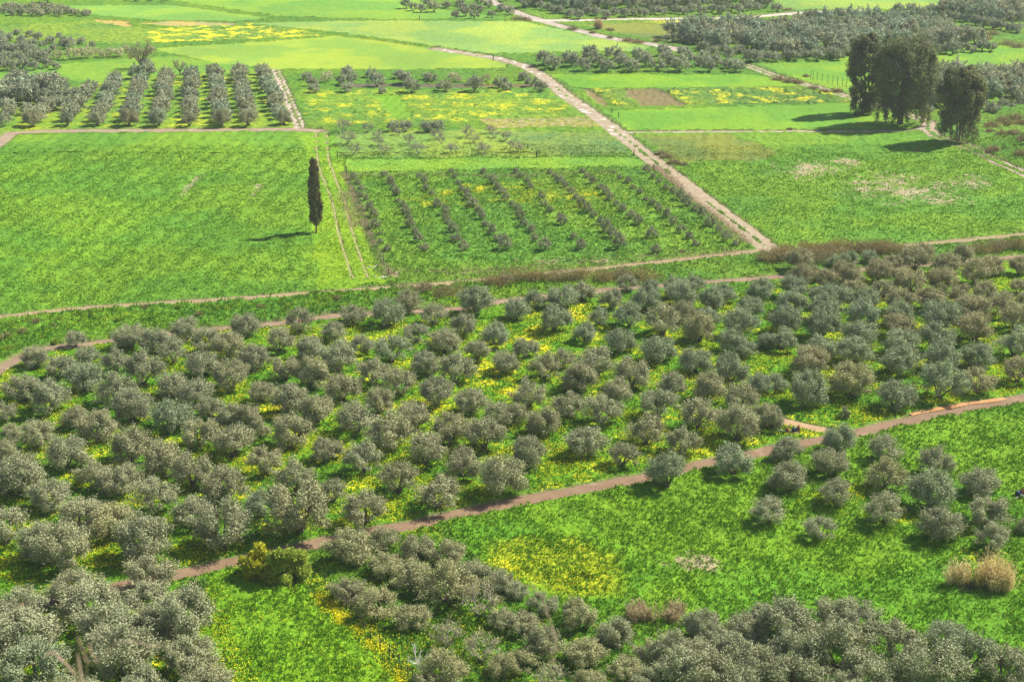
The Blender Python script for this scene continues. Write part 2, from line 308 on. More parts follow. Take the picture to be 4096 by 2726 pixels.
def zone(x, y):
    xx = x + (fbm(x, y, 3.0, 91) - 0.5) * 2.2; yy = y + (fbm(x, y, 3.0, 57) - 0.5) * 2.6
    z = np.zeros(x.shape, int)
    for i, p in enumerate(FP):
        if p is not None: z[pip(xx, yy, p)] = i
    return z
ANG = R(8)
def veg_height(x, y, z, st=0.25):
    P = np.array([[f[4], f[5], f[6], f[7], f[8]] for f in F])
    amp = P[z, 0]; yel = P[z, 1].copy(); dry = P[z, 2].copy(); var = P[z, 3]; row = P[z, 4]
    for cx, cy, rx, ry in BLOBS_Y:
        a = V(cx, cy); b = V(cx + rx, cy); c = V(cx, cy + ry)
        d = ((x - a[0]) / (b[0] - a[0])) ** 2 + ((y - a[1]) / (c[1] - a[1])) ** 2
        yel = np.maximum(yel, np.where(z == 1, 1.05, yel) * np.exp(-d))
    for cx, cy, rx, ry in [(1960,1140,60,25),(2060,1190,90,28),(2200,1222,80,25),(1885,1150,40,20),(2280,1300,60,30),(1500,1095,60,14),(1180,1300,90,30),(1270,1345,90,20)]:
        a = V(cx, cy); b = V(cx + rx, cy); c = V(cx, cy + ry)
        d = ((x - a[0]) / (b[0] - a[0])) ** 2 + ((y - a[1]) / (c[1] - a[1])) ** 2
        yel = np.maximum(yel, 0.8 * np.exp(-d))
    b = VP([(925,462),(1040,480),(1330,484),(1400,470),(1470,440),(1180,420),(1060,428)])
    d = pip(x + (fbm(x, y, 5, 3) - .5) * 9, y + (fbm(x, y, 5, 4) - .5) * 9, b) & (z == 5); yel = np.where(d, 0.25 + 0.75 * fbm(x, y, 4, 71, 2), yel)
    for cx, cy, rx, ry in BLOBS_D:
        a = V(cx, cy); b = V(cx + rx, cy); c = V(cx, cy + ry)
        d = ((x - a[0]) / (b[0] - a[0])) ** 2 + ((y - a[1]) / (c[1] - a[1])) ** 2
        dry = np.maximum(dry, (0.35 + 0.75 * fbm(x, y, 3.5, 23, 3)) * np.exp(-d * 0.45))
    h = fbm(x, y, 2.2, 5, 4) * 0.5 + fbm(x, y, 0.9, 9, 2) * 0.5
    h = amp * np.clip((h - 0.28) * 2.7, 0.05, 1.6) + amp * 0.42 * (st / 0.25) ** 0.75 * hsh(np.floor(x * 3.5 / (st * 4)), np.floor(y * 3.5 / (st * 4)), 3)
    rr = np.where(row > 0, np.sin((x * math.cos(ANG) - y * math.sin(ANG)) * 2 * np.pi / np.maximum(row, 0.5)), 0)
    h = h + amp * 0.35 * rr * np.where(row < 3, 1, 0.85)
    h = h * (1 - 0.7 * np.clip(dry - 0.5, 0, 1))
    road = np.zeros(x.shape)
    for nm, pts, wd, mid in ROADP:
        d = dline(x, y, pts) + (noise(x, y, 1.3, 8) - 0.5) * min(.6, wd * .3)
        mg_ = min(1.0, wd * .35); k = sstep(wd / 2 - 0.1 * mg_, wd / 2 + 0.9 * mg_, d)
        h = h * k - 0.03 * (1 - k)
        road = np.maximum(road, 1 - k)
        if mid:
            m_ = (1 - sstep(0.25, 0.75, d * (1.5 if mid == 1 else 0.7))) * (noise(x, y, 7, 31) > (0.45 if mid == 1 else 0.0))
            h = h + m_ * (0.12 + 0.1 * noise(x, y, 0.5, 2)); road = road * (1 - m_)
    # banks of the stream at the right edge and the low mound beside it
    for (cx, cy, sx, sy, hh) in MOUNDS:
        h = h + hh * np.exp(-((x - cx) / sx) ** 2 - ((y - cy) / sy) ** 2)
    return h, yel, dry, var, road
_m = V(2300, 330); _m2 = V(2352, 300)
MOUNDS = [(_m[0] + 9, _m[1] - 4, 14, 7, 3.2), (_m2[0] + 10, _m2[1] + 14, 14, 6, 2.2)]
COLS = np.array([f[3] for f in F]) * np.array([1.1, 1.06, 0.5])
def build_band(y0, y1, hw, st, acc):
    xs = np.arange(-hw, hw + st, st); ys = np.arange(y0, y1 + st * 1.01, st)
    X, Y = np.meshgrid(xs, ys); X = X + (rng.random(X.shape) - .5) * st * .5; Yj = Y + (rng.random(X.shape) - .5) * st * .5
    Yj[0] = Y[0]; Yj[-1] = Y[-1]
    x = X.ravel(); y = Yj.ravel(); z = zone(x, y)
    h, yel, dry, var, road = veg_height(x, y, z, st)
    col = COLS[z] * (0.86 + 0.28 * fbm(x, y, 25, 77, 2))[:, None]
    ga = V(1290, 1310); gb = V(1470, 1310); gc = V(1290, 1385)
    gd = ((x - ga[0] - (y - ga[1]) * -0.35) / (gb[0] - ga[0])) ** 2 + ((y - ga[1]) / (gc[1] - ga[1])) ** 2 + (fbm(x, y, 4, 12) - .5) * 1.5
    gd = (1 - sstep(.25, 1.15, gd))[:, None] * 0.85; col = col * (1 - gd) + np.array([0.36, 0.36, 0.004]) * gd; yel = np.maximum(yel, gd[:, 0] * .22)
    # greener, taller patches against yellower ones inside each field
    t = sstep(0.42, 0.62, fbm(x, y, 14, 41, 3))[:, None]
    col = col * (1 - t * np.array([0.3, 0.13, -0.2]))
    col = col * (1 - road[:, None]) + np.array([0.2, 0.17, 0.09]) * road[:, None]
    nx, ny = X.shape[1], X.shape[0]
    i = (np.arange(ny - 1)[:, None] * nx + np.arange(nx - 1)[None]).ravel()
    f = np.stack([i, i + 1, i + nx + 1, i + nx], 1)
    acc.append((np.column_stack([x, y, h]), f, z[i], col, np.column_stack([yel * (1 - road), dry * (1 - road), var])))
acc = []
build_band(88, 180, 76, 0.25, acc)
build_band(179.2, 300, 118, 0.36, acc)
build_band(298.5, 640, 235, 0.75, acc)
for zi, f in enumerate(F):
    vs, fs, cs, ms = [], [], [], []; off = 0
    for (v, fc, zf, col, msk) in acc:
        ff = fc[zf == zi]
        if not len(ff): continue
        u, inv = np.unique(ff.ravel(), return_inverse=True)
        vs.append(v[u]); fs.append(inv.reshape(-1, 4) + off); cs.append(col[u]); ms.append(msk[u]); off += len(u)
    if not vs: continue
    me = fast_mesh(f[0], np.concatenate(vs), np.concatenate(fs), GM, False)
    for an, dat in (('fc', np.concatenate(cs)), ('msk', np.concatenate(ms))):
        a = me.attributes.new(an, 'FLOAT_COLOR', 'POINT')
        a.data.foreach_set('color', np.column_stack([dat, np.ones(len(dat))]).astype(np.float32).ravel())
    tag(link(f[0], me), f[1], None, None, 'structure')
acc = None
# plain beyond the detailed fields
gv = np.array([(-4000, -3000, -0.08), (4000, -3000, -0.08), (4000, 5000, -0.08), (-4000, 5000, -0.08)])
mg, n_, b_ = mat('plain_grass'); gp = N(n_, 'ShaderNodeNewGeometry').outputs['Position']
n_.links.new(mix(n_, rmp(n_, nz(n_, gp, 0.05, 5), 0.35, 0.65), (0.1, 0.2, 0.03), (0.17, 0.25, 0.06)), b_.inputs['Base Color'])
tag(link('ground', fast_mesh('ground', gv, np.array([[0, 1, 2, 3]]), mg)), 'green plain reaching to the horizon', None, None, 'structure')

# ------------------------------------------------------------ plant builders
def unit(v): return v / (np.linalg.norm(v, axis=-1, keepdims=True) + 1e-9)
def cards(P, D, L, W, r, nrm=None):
    """leaf clumps: narrow kites of length L and width W along D"""
    n = len(P); s = unit(np.cross(D, unit(r.normal(size=(n, 3))) if nrm is None else nrm))
    L = np.broadcast_to(L, (n,))[:, None]; W = np.broadcast_to(W, (n,))[:, None]
    a = P - D * L * 0.5; c = P + D * L * 0.5; m = P - D * L * 0.05
    v = np.stack([a, m + s * W * .5, c, m - s * W * .5], 1).reshape(-1, 3)
    return v, np.arange(n * 4).reshape(-1, 4)
def leafmesh(name, v, f, m, val):
    me = fast_mesh(name, v, f, m)
    a = me.attributes.new('lv', 'FLOAT', 'FACE'); a.data.foreach_set('value', val.astype(np.float32)); return me
def tube(pts, rad, n=6):
    pts = np.array(pts, float); k = len(pts); T = unit(np.gradient(pts, axis=0))
    ref = np.array([0.31, 0.95, 0.05]); A = unit(np.cross(T, ref)); B = np.cross(T, A)
    a = np.arange(n) * 2 * np.pi / n
    v = pts[:, None] + (A[:, None] * np.cos(a)[None, :, None] + B[:, None] * np.sin(a)[None, :, None]) * np.array(rad)[:, None, None]
    v = v.reshape(-1, 3); i = np.arange(k - 1)[:, None] * n + np.arange(n)[None]
    j = np.arange(k - 1)[:, None] * n + (np.arange(n)[None] + 1) % n
    return v, np.stack([i.ravel(), j.ravel(), (j + n).ravel(), (i + n).ravel()], 1)
def join(parts):
    vs, fs, o = [], [], 0
    for v, f in parts: vs.append(v); fs.append(f + o); o += len(v)
    return np.concatenate(vs), np.concatenate(fs)
def crown(seed, nl=52, per=80, L=0.046, W=0.0145, low=0.22, top=1.0, rx=0.5, tight=0.085, up=0.9, flat=0.0):
    """olive crown, 1 wide and about 1 high, made of upright feathery sprays; returns cards and values"""
    r = np.random.default_rng(seed)
    lob = []
    while len(lob) < nl:
        p = r.normal(size=3); p /= np.linalg.norm(p)
        if p[2] < -0.55: continue
        q = 0.62 + 0.38 * r.random() ** 0.5
        lob.append(p * q)
    lob = np.array(lob); br = 1 + 0.17 * np.sin(np.arctan2(lob[:, 1], lob[:, 0]) * 3 + r.random() * 6) + r.normal(size=nl) * 0.07
    c = np.column_stack([lob[:, 0] * (rx - tight) * br, lob[:, 1] * (rx - tight) * br, np.zeros(nl)])
    mid = (low + top) / 2; hz = (top - low) / 2 - tight * 0.6
    c[:, 2] = mid + lob[:, 2] * hz * (1 + r.normal(size=nl) * 0.08) - 0.06 * (np.hypot(c[:, 0], c[:, 1]) / rx) ** 2
    rad = tight * (0.75 + 0.7 * r.random(nl))
    P, D, val, NN = [], [], [], []
    for k in range(nl):
        d = unit(r.normal(size=(per, 3))); rr = rad[k] * r.random(per) ** 0.45
        out = unit(c[k] - np.array([0, 0, low + 0.1]))
        e = d * rr[:, None]; s = e @ out; e = e + out[None] * (s * 0.5)[:, None]; e[:, 2] *= 1.15
        P.append(c[k] + e); NN.append(unit(out * .75 + d * .75 + r.normal(size=(per, 3)) * .27))
        fe = (r.random(per) < .5)[:, None]
        D.append(unit(np.where(fe, out * 0.6 + np.array([0, 0, up]) + d * 0.35 + r.normal(size=(per, 3)) * 0.38, np.array([0, 0, .3 * up]) + r.normal(size=(per, 3)) * .8)))
        val.append(np.clip(0.5 + r.normal(size=per) * 0.26 + r.normal() * 0.1, 0, 1))
    # long shoots poking out above the crown
    ns = nl * 8; k = r.integers(0, nl, ns); out = unit(c[k] - np.array([0, 0, mid - 0.1]))
    P.append(c[k] + out * (rad[k] * (0.9 + 1.0 * r.random(ns)))[:, None]); D.append(unit(out * .5 + np.array([0, 0, .8]) + r.normal(size=(ns, 3)) * .3)); val.append(0.3 + 0.5 * r.random(ns))
    NN.append(unit(out * .8 + r.normal(size=(ns, 3)) * .5)); NN = np.concatenate(NN)
    P = np.concatenate(P); D = np.concatenate(D); val = np.concatenate(val)
    n = len(P); v, f = cards(P, D, L * (0.6 + 0.9 * r.random(n)), W * (0.6 + 0.9 * r.random(n)), r, NN)
    return v, f, val, c
def limbs(seed, c, stems=4, base=0.035, low=0.2, nb=16, fork=0.13):
    r = np.random.default_rng(seed + 99); parts = []
    st = []
    for s in range(stems):
        a = s * 2 * np.pi / stems + r.random() * 0.9; q = 0.2 + 0.12 * r.random()
        tip = np.array([math.cos(a) * q, math.sin(a) * q, low + 0.3 + 0.1 * r.random()])
        root = np.array([math.cos(a) * 0.02, math.sin(a) * 0.02, -0.03])
        m1 = np.array([math.cos(a) * 0.035, math.sin(a) * 0.035, fork]); m2 = (m1 + tip) / 2 + r.normal(size=3) * 0.015
        parts.append(tube([root, m1, m2, tip], [base * 1.25, base * .8, base * .55, base * .3])); st.append((m1, m2, tip))
    for k in r.permutation(len(c))[:nb]:
        j = min(range(stems), key=lambda q: np.hypot(*(st[q][2][:2] - c[k][:2])))
        a = st[j][1] * 0.5 + st[j][2] * 0.5; b = c[k]
        parts.append(tube([a, (a + b) / 2 + r.normal(size=3) * 0.02, b], [base * .3, base * .2, base * .08], 4))
    return join(parts)
OLV = []
for s in range(12):
    dense = s % 3
    v, f, val, c = crown(100 + s, nl=(56, 48, 62)[dense], per=(230, 185, 230)[dense], low=(0.06, 0.12, 0.02)[dense], up=(0.9, 0.7, 1.0)[dense], tight=(0.11, 0.1, 0.115)[dense])
    cm = leafmesh('crown', v, f, M_OLIVE, val)
    tv, tf = limbs(s, c, 3 + s % 3, 0.03 + 0.006 * (s % 2), 0.18)
    OLV.append((cm, fast_mesh('trunk', tv, tf, M_BARK, True)))
YNG = []
for s in range(5):
    v, f, val, c = crown(300 + s, nl=34, per=62, L=0.085, W=0.028, low=0.06, tight=0.1, up=1.1)
    tv, tf = limbs(s + 30, c, 3, 0.022, 0.1, 6, 0.08)
    YNG.append((leafmesh('crown', v, f, M_OLIVE, val), fast_mesh('trunk', tv, tf, M_BARK, True)))
BARE = []
for s in range(4):     # pale fruit trees: many thin twigs and few leaves
    v, f, val, c = crown(400 + s, nl=40, per=16, L=0.1, W=0.012, low=0.25, top=0.95, tight=0.1, up=0.6)
    r = np.random.default_rng(500 + s); tw = [limbs(s + 50, c, 4, 0.028, 0.2, 40, 0.12)]
    for k in range(len(c)):
        for q in range(5):
            d = unit(r.normal(size=3) + np.array([0, 0, .6])) * 0.13
            tw.append(tube([c[k], c[k] + d * .5 + r.normal(size=3) * .01, c[k] + d], [.006, .004, .002], 3))
    tv, tf = join(tw)
    BARE.append((leafmesh('crown', v, f, M_OLIVE, val), fast_mesh('trunk', tv, tf, M_TWIG, True)))

# ------------------------------------------------------------ tree positions, read off tile by tile: (x, base y, width)
A1, A2_, A3, A4 = (0,1100,2.2402), (1024,1100,2.2402), (2048,1100,2.2402), (3072,1000,2.2402)
B1, B2, B3, B4 = (0,1700,2.2402), (1024,1700,2.2402), (2048,1700,2.2402), (3072,1600,2.2402)
C1, C2, C3, C4 = (0,2126,2.3008), (1024,2126,2.3008), (2048,2126,2.3008), (3072,2126,2.3008)
Y2, Y3, Y4 = (1024,400,2.2402), (2048,400,2.2402), (3072,400,2.2402)
L1, L2, L3, L4 = (0,0,2.3008), (1024,0,2.3008), (2048,0,2.3008), (3072,0,2.3008)
def T(tile, s):
    out = []
    for t in s.split():
        p = t.split(','); x, y, w_ = float(p[0]), float(p[1]), float(p[2]); k = p[3] if len(p) > 3 else ''
        px, py = tile[0] + x / tile[2], tile[1] + y / tile[2]; a = at(px, py)
        out.append([a[0], a[1], w_ / tile[2] * a[2], k, w_ / tile[2]])
    return out
MAIN = T(A1, '320,835,260 565,925,275 680,645,195 800,800,240 1180,655,300 1400,710,310 1050,880,290 1680,600,280 1560,805,300 1290,1000,370 1810,915,330 1860,700,310 2060,745,290,b 2080,1035,330,b 770,1050,345,g 220,1140,340 445,1245,360 1030,1170,370 1550,1115,310 1750,1195,350 2235,850,270 2200,560,290 45,1320,250 1195,1310,350 1525,1400,400,d 2070,1375,310 1880,1290,260 2230,1410,300,b 680,1385,270,b 900,1480,380,b 340,1560,360,b 120,1480,200,b 1180,1690,420,b 600,1740,400 1790,1560,350,b 2095,1630,390,b') \
 + T(B1, '1470,460,400,b 850,555,350,b 1730,560,400,b 2030,690,430,b 1080,640,390,b 1390,805,440 190,640,450 40,330,260,b -20,640,260 465,765,370 745,935,390,b 1005,1010,420,p 60,1080,440 390,1190,410 600,1305,520,b 1300,1210,490 1730,930,390 2010,1115,540') \
 + T(A2_, '1970,350,320,g 870,445,250 400,520,270 700,590,250 210,695,290 480,765,290 1160,465,310,g 1370,345,260,b 1590,445,270 1870,545,250 1430,615,260 1690,705,320,b 960,700,240 1220,790,350,g 740,875,370 15,855,290 270,955,290,b 500,1005,330,b 1050,995,330,b 1510,905,290 1785,975,370 1985,770,260 2150,640,285,g 2245,885,280 1290,1085,350,b 780,1135,350,b 1620,1175,310 1920,1245,310 60,1145,270,b 315,1255,370 560,1335,350,b 1105,1255,310,b 2155,1370,330,b 1420,1375,320,b 915,1425,370 1760,1495,340,b 305,1545,390,b 40,1465,220,b 1200,1565,430,b 2050,1575,400,b') \
 + T(B2, '630,325,300,b 970,435,390 1520,365,420,b 100,445,340,b 355,600,400 60,835,340,g 690,705,310 990,885,440,b 1285,615,390,b 1635,745,410,b 1860,480,370,b 2190,625,480,b 400,980,620,b') \
 + T(B3, '650,280,390 150,365,340 995,375,290,b 1525,275,350,b') \
 + T(A3, '375,515,320,g 655,605,235,g 960,700,305,g 1295,785,340,g 1630,885,315,g 1960,975,340,g 40,410,270,g 215,315,230,g 455,305,290,g 630,235,240 890,310,240 1200,330,280,g 775,465,220,g 1050,475,320,g 1030,150,200 1440,200,220 1620,180,220,g 1530,285,330,g 1885,250,250,g 1240,215,220,g 1790,325,260,g 1530,430,260,b 1350,545,330,b 1760,485,280,g 2040,560,340,g 2130,390,260,g 2230,230,260,g 1680,605,320,p 1960,695,260,g 2110,745,210,g 2275,665,210,g 2200,1065,270,g 130,735,240 450,835,240 290,945,310,b 765,915,370 605,1035,340,b 1075,1005,330,b 155,1195,350 1425,1075,280 1760,1135,330,b 940,1165,290,b 1310,1285,370 490,1275,330,b 2060,1235,340,b 1665,1375,380,b 805,1345,400 40,1345,240,b 290,1435,330,b 1200,1525,370,b 2010,1485,420,b 2265,1345,260,b') \
 + T(A4, '345,1405,390,g 1130,1425,370,g 755,1325,420,o 1535,1345,420,g 1875,1285,320,t 2230,1195,280,t 1170,1125,370,g 370,1115,380,t 70,1265,230,g 760,1015,330,g 455,1015,320,g 120,905,290,g 1560,1085,360,g 1880,1065,320,g 2200,965,330,g 1510,905,320,g 1180,955,320,g 820,875,330,g 480,805,330,g 160,745,320,g 1530,755,370,g 1850,825,340,t 1180,685,270,g 1170,785,300,t 850,695,320,g 520,645,300,g 200,585,290,g 600,525,290,g 470,505,240,g 230,440,260,g 880,545,260,g 1180,565,300,t 1450,545,300,t 1830,645,300,t 1730,500,240,t 2200,725,270,t 2130,595,300,t 1930,485,250,t 1030,430,230,t 760,430,230,t 1270,385,300,t 1560,385,270,t 1850,310,280,t 985,290,270,t 720,335,260,t 520,355,230,t 290,320,240,t 285,190,260,t 590,155,160,g 725,165,180,g 910,120,160,g 660,245,210,t 430,275,180,t 1100,215,220,t 1310,185,280,t 1600,225,270,t 1995,235,260,t 2240,225,200,t 2245,405,200,t 2320,520,200,t 1400,90,200,t 1750,120,200,t 1200,310,200,t')
MEADOW = T(B4, '170,555,310 650,465,315,g 555,685,320 1045,555,310 1480,695,335 180,815,345 600,955,330 1035,805,370,o 1450,975,430,g 1880,845,345 1045,1115,390 455,1255,310 1550,1265,400 1955,1145,380 5,1115,340 2000,1350,330 2300,1210,180') \
 + T(B3, '1390,565,410,g 1985,455,370,g') + T(B4, '40,275,260')
NEARL = T(C1, '680,645,430,b 850,850,580 1400,545,480,b 1440,820,560 215,790,430 270,1110,590 0,890,360 990,1060,610 1720,990,600 1480,1000,460 1760,1310,500 1150,1350,650 340,1440,640,g 1950,1580,490,b 1330,1620,470 720,1700,500 -100,1250,500')
SCAT = T(C2, '860,295,440,p 1170,175,300,b 1485,255,340,b 1770,340,350,p 1195,425,340,p 855,650,350,b 1445,550,420,p 2010,490,330,b 2265,570,300 1130,795,410,p 1745,670,530,p 1450,910,380,p 2060,800,420,w 1760,1090,340,w 2260,890,270,b 2080,1215,390,w 1740,1420,480,p 1560,1500,300,b 2270,1330,280,p') \
 + T(C3, '45,620,240 285,770,310 615,890,370,p 95,945,330,b 950,1050,350 310,1155,390,b 655,1240,380,p 1035,1380,370,p 60,1320,330,p 350,1460,340,w 700,1500,330,p')
NEARR = T(C3, '1750,1010,360 1900,1120,340 2130,1030,390 1470,1235,430 1260,1210,310,b 1700,1260,410 2090,1270,410 1500,1430,490 1790,1470,490 2260,1390,430 2300,850,270 1230,1470,300 2120,1560,420') \
 + T(C4, '130,1020,560 650,900,420 850,990,460 1165,1190,530 1640,1100,410,g 1830,1340,530,g 640,1310,620 180,1260,430 1480,1500,630 900,1490,480 2140,1410,490 240,1520,530 1170,1540,320 2340,1500,340 700,1600,400')
YR = [T(Y2, '878,722,75 912,767,60 940,832,70 935,887,62 988,910,58 1020,1002,85 1055,1062,85 1065,1162,98 1117,1227,46 1115,1292,56 1178,1372,76'),
 T(Y2, '1155,702,70 1205,772,90 1235,822,65 1262,867,76 1268,927,52 1318,967,66 1345,1032,86 1370,1072,66 1380,1152,98 1428,1212,66 1455,1282,98 1508,1367,92'),
 T(Y2, '1465,712,62 1510,762,72 1523,822,70 1574,874,60 1620,972,92 1690,1042,92 1705,1092,72 1720,1122,56 1765,1202,108 1795,1282,98 1855,1357,102'),
 T(Y2, '1745,672,56 1780,712,62 1805,772,56 1845,827,62 1890,862,76 1895,907,72 1935,972,102 2000,1032,82 2030,1077,82 2065,1147,76 2118,1217,88 2160,1282,88 2225,1352,128'),
 T(Y2, '2040,672,62 2075,707,46 2125,762,82 2165,812,82 2200,852,72 2238,917,78') + T(Y3, '0,970,60 50,1002,72 68,1072,88 103,1142,78 180,1192,82 200,1277,78 278,1357,118'),
 T(Y3, '38,667,56 75,712,62 135,762,66 165,807,68 260,902,76 285,962,72 337,1022,66 420,1062,56 450,1132,94 552,1262,68 612,1352,104'),
 T(Y3, '338,672,56 378,702,46 425,757,88 475,797,72 525,852,76 575,902,66 620,967,84 675,1022,92 730,1067,66 795,1132,78 845,1192,114 895,1252,98 960,1342,130'),
 T(Y3, '632,672,62 672,707,52 727,762,76 787,812,68 838,857,76 882,917,78 933,962,62 990,1012,82 1060,1067,88 1127,1137,98 1247,1257,110 1290,1385,92'),
 T(Y3, '915,667,36 965,727,52 1040,757,66 1080,812,56 1140,857,62 1200,912,52 1262,952,66 1307,1007,84 1388,1062,88 1440,1132,82 1518,1202,88 1588,1262,88 1648,1327,72'),
 T(Y3, '1205,662,76 1262,712,56 1317,757,56 1377,817,62 1440,852,66 1510,907,94 1562,962,104 1640,1010,72 1705,1070,98 1778,1155,112 1850,1205,78 1905,1275,98 2002,1325,68')]
FRUIT = T(Y2, '780,302,175 1005,302,135 825,402,165 875,497,140 1090,350,115 1100,422,125 1150,495,125 1275,325,95 1372,402,135 1460,492,145 1400,452,85 1620,362,135 1660,402,95 1760,487,135 1890,342,145 1950,392,115 2050,492,135 2105,312,115 2140,347,115 2010,452,95 2240,372,125 2285,442,105') + T(Y3, '50,475,140')
FARROW = T(L3, '290,612,145 385,642,155 520,582,135 560,622,145 660,662,135 720,572,165 790,622,135 870,667,145 935,562,155 1010,632,135 1100,667,155 1150,552,115 1210,575,125 1240,622,135 1340,662,155 1390,525,125 1430,582,145 1475,622,125 1545,667,165 1570,525,115 1620,592,125 1720,622,135 1810,667,135 1770,562,115 1880,622,125 1980,562,135 2060,667,155 1990,640,110')
MIDROW = T(L2, '475,742,95 525,802,115 540,862,110 840,722,125 815,792,140 840,862,125 900,742,75,b 1060,722,105 1110,802,155 1160,872,78 1320,732,115 1370,782,135 1435,862,155 1570,742,95 1620,762,105,b 1740,852,145,b 2010,852,170 2250,820,125 2310,842,115 655,765,130,w 1810,752,110,w 1870,765,80,w 2110,760,90,w') + T(L3, '105,747,100 175,802,125 270,852,125') + T(Y2, '1235,287,120 1340,287,120 1530,292,130 1630,292,120')
LEFTC = []
def col_(tile, x0, y0, w0, tile2, x1, y1, w1, n):
    a = T(tile, '%g,%g,%g' % (x0, y0, w0))[0]; b = T(tile2, '%g,%g,%g' % (x1, y1, w1))[0]; out = []
    for i in range(n):
        t = i / (n - 1); q = [a[0] * (1 - t) + b[0] * t + random.uniform(-.35, .35), a[1] * (1 - t) + b[1] * t + random.uniform(-.4, .4), (a[2] * (1 - t) + b[2] * t) * random.uniform(.88, 1.1), random.choice(['b', 'b', '', 'g']), 0]
        q[4] = a[4] * (1 - t) + b[4] * t; out.append(q)
    return out
LEFTROWS = [T(L1, '45,1165,135 85,1100,150,b 250,1060,135'),
 col_(L1, 315, 1165, 180, L1, 440, 1040, 150, 4), col_(L1, 620, 1165, 165, L1, 830, 860, 150, 8), col_(L1, 895, 1165, 155, L1, 1075, 790, 150, 10),
 col_(L1, 1190, 1165, 175, L1, 1295, 815, 150, 9), col_(L1, 1470, 1165, 170, L1, 1535, 740, 145, 12), col_(L1, 1750, 1168, 150, L1, 1770, 735, 145, 12),
 col_(L1, 2045, 1168, 178, L1, 1975, 710, 140, 13), col_(L1, 2290, 1165, 175, L1, 2195, 700, 140, 13), col_(L2, 245, 1150, 160, L2, 55, 690, 140, 13)]
FARL = T(L1, '60,880,150 180,870,150 300,890,150 545,870,165 20,960,150 150,960,150 280,960,150 420,965,150 540,960,150 650,940,150 760,940,140 80,1040,150 420,1030,150 510,1015,140 600,1015,140 120,905,150 380,925,150 470,905,150 '
 '100,655,130 220,642,115 315,647,105 435,627,115 520,642,80 10,632,115 60,592,120 180,582,120 300,572,120 390,572,120 40,515,120 130,512,120 220,502,120 320,522,120 30,455,110 210,462,105 500,467,75 640,457,125 590,422,90 90,382,85 200,402,85 300,442,95 275,352,75 355,372,80 390,432,65 465,412,95 545,352,55 650,392,60 755,412,75 850,432,62 20,402,90 160,325,65 5,340,70 '
 '535,552,105,w 670,557,135,w 800,547,125,w 950,537,95,w 1095,532,115,w 1160,495,85,w 1020,512,85,w 870,505,85,w 740,512,75,w 1385,502,95,w 440,522,85 '
 '30,132,85,b 120,152,85,b 200,150,85,b 290,155,88,b 370,157,88,b 450,140,85,b 540,157,90,b 690,150,85,b 780,157,75,b 815,150,60 60,102,85,b 130,92,85,b 210,105,85,b 300,95,88,b 400,105,85,b 480,112,85,b 560,122,85,b 630,133,85,b 330,120,85,b 440,32,120,b 1190,12,60 1260,22,70 1400,17,60 1520,17,60 '
 '1260,732,155,d 1350,722,160 1357,645,125') \
 + T(L2, '1385,82,105 1450,102,80,b 1520,117,90 1580,62,85 1640,112,115,b 1750,82,90,b 1840,172,88,b 1880,62,85 1930,152,105,b 2010,172,88,b 2060,122,85,b 2000,102,85,b 2140,82,85,b 2170,162,80,b 2260,112,95,b 2335,142,90 1900,105,85,b 2060,42,85,b 2300,22,85,b') \
 + T(L3, '120,82,110 270,97,90 330,112,90 400,132,90 440,135,90 540,167,100 620,182,100 690,142,90 770,152,100 860,177,105 950,147,90 1040,162,100 1140,152,95 1215,157,90 1310,142,100 1390,147,95 1500,132,90 1575,142,100 1660,122,95 1745,147,95 1840,122,95 1925,137,95 2010,112,95 2085,127,95 2175,107,90 2260,100,90') \
 + T(L4, '80,112,95 1190,145,120 1320,150,115 1405,165,115 1500,140,110 1640,192,110 1720,200,100 1810,215,100 1910,237,105 1990,250,110 2070,272,110 2140,280,105 2210,293,105 2290,312,110 '
 '70,572,115 180,552,110 250,567,115 330,542,105 450,562,135 570,542,115 640,557,125 1440,492,105 1520,502,115 1640,492,110 1700,502,145 1800,482,95 1870,487,95 1970,472,115 2050,477,105 1480,1055,100 1990,1042,125 2075,1072,135 2260,1052,115 1890,1030,110 2160,1010,120 2340,1000,120') + T(L3, '1950,472,155 2190,577,135 2245,577,125 2090,505,110 2325,562,110 1420,385,95 1510,395,105 1600,405,95 1660,415,105 1760,480,120 1850,530,120')
def fill(tile, poly, sp, wpx, kind):
    P = np.array([at(tile[0] + x / tile[2], tile[1] + y / tile[2])[:2] for x, y in poly])
    out = []
    x0, y0 = P.min(0); x1, y1 = P.max(0)
    for i, yy in enumerate(np.arange(y0, y1, sp)):
        for xx in np.arange(x0 + (i % 2) * sp * .5, x1, sp):
            x = xx + random.uniform(-1.3, 1.3); y = yy + random.uniform(-1.6, 1.6)
            if pip(np.array([x]), np.array([y]), P)[0]: out.append([x, y, random.uniform(.85, 1.15) * wpx, random.choice(kind), 1])
    return out
FILL = fill(L3, [(1380,350),(1700,290),(2356,280),(2356,520),(2100,480),(1700,440)], 6.2, 6.0, ['g', '', 'b', 'g']) \
 + fill(L4, [(0,300),(480,250),(1200,240),(1560,270),(2040,440),(1500,470),(700,530),(0,530)], 6.2, 6.0, ['g', '', 'g', 'b']) \
 + fill(L3, [(0,-40),(2356,-60),(2356,80),(1500,110),(500,130),(100,60)], 6.6, 5.8, ['b', '', 'b', 'g']) \
 + fill(L4, [(1580,50),(2456,60),(2456,300),(2000,225),(1650,175),(1480,120)], 6.6, 6.0, ['b', '', 'b', 'g']) \
 + fill(L4, [(1440,740),(1900,720),(2456,700),(2456,1000),(1480,1000)], 6.2, 6.0, ['g', '', 'b', 'b']) \
 + fill(L1, [(0,800),(250,820),(600,880),(560,960),(0,1010)], 5.5, 6.2, ['g', '', ''])
ALLT = []
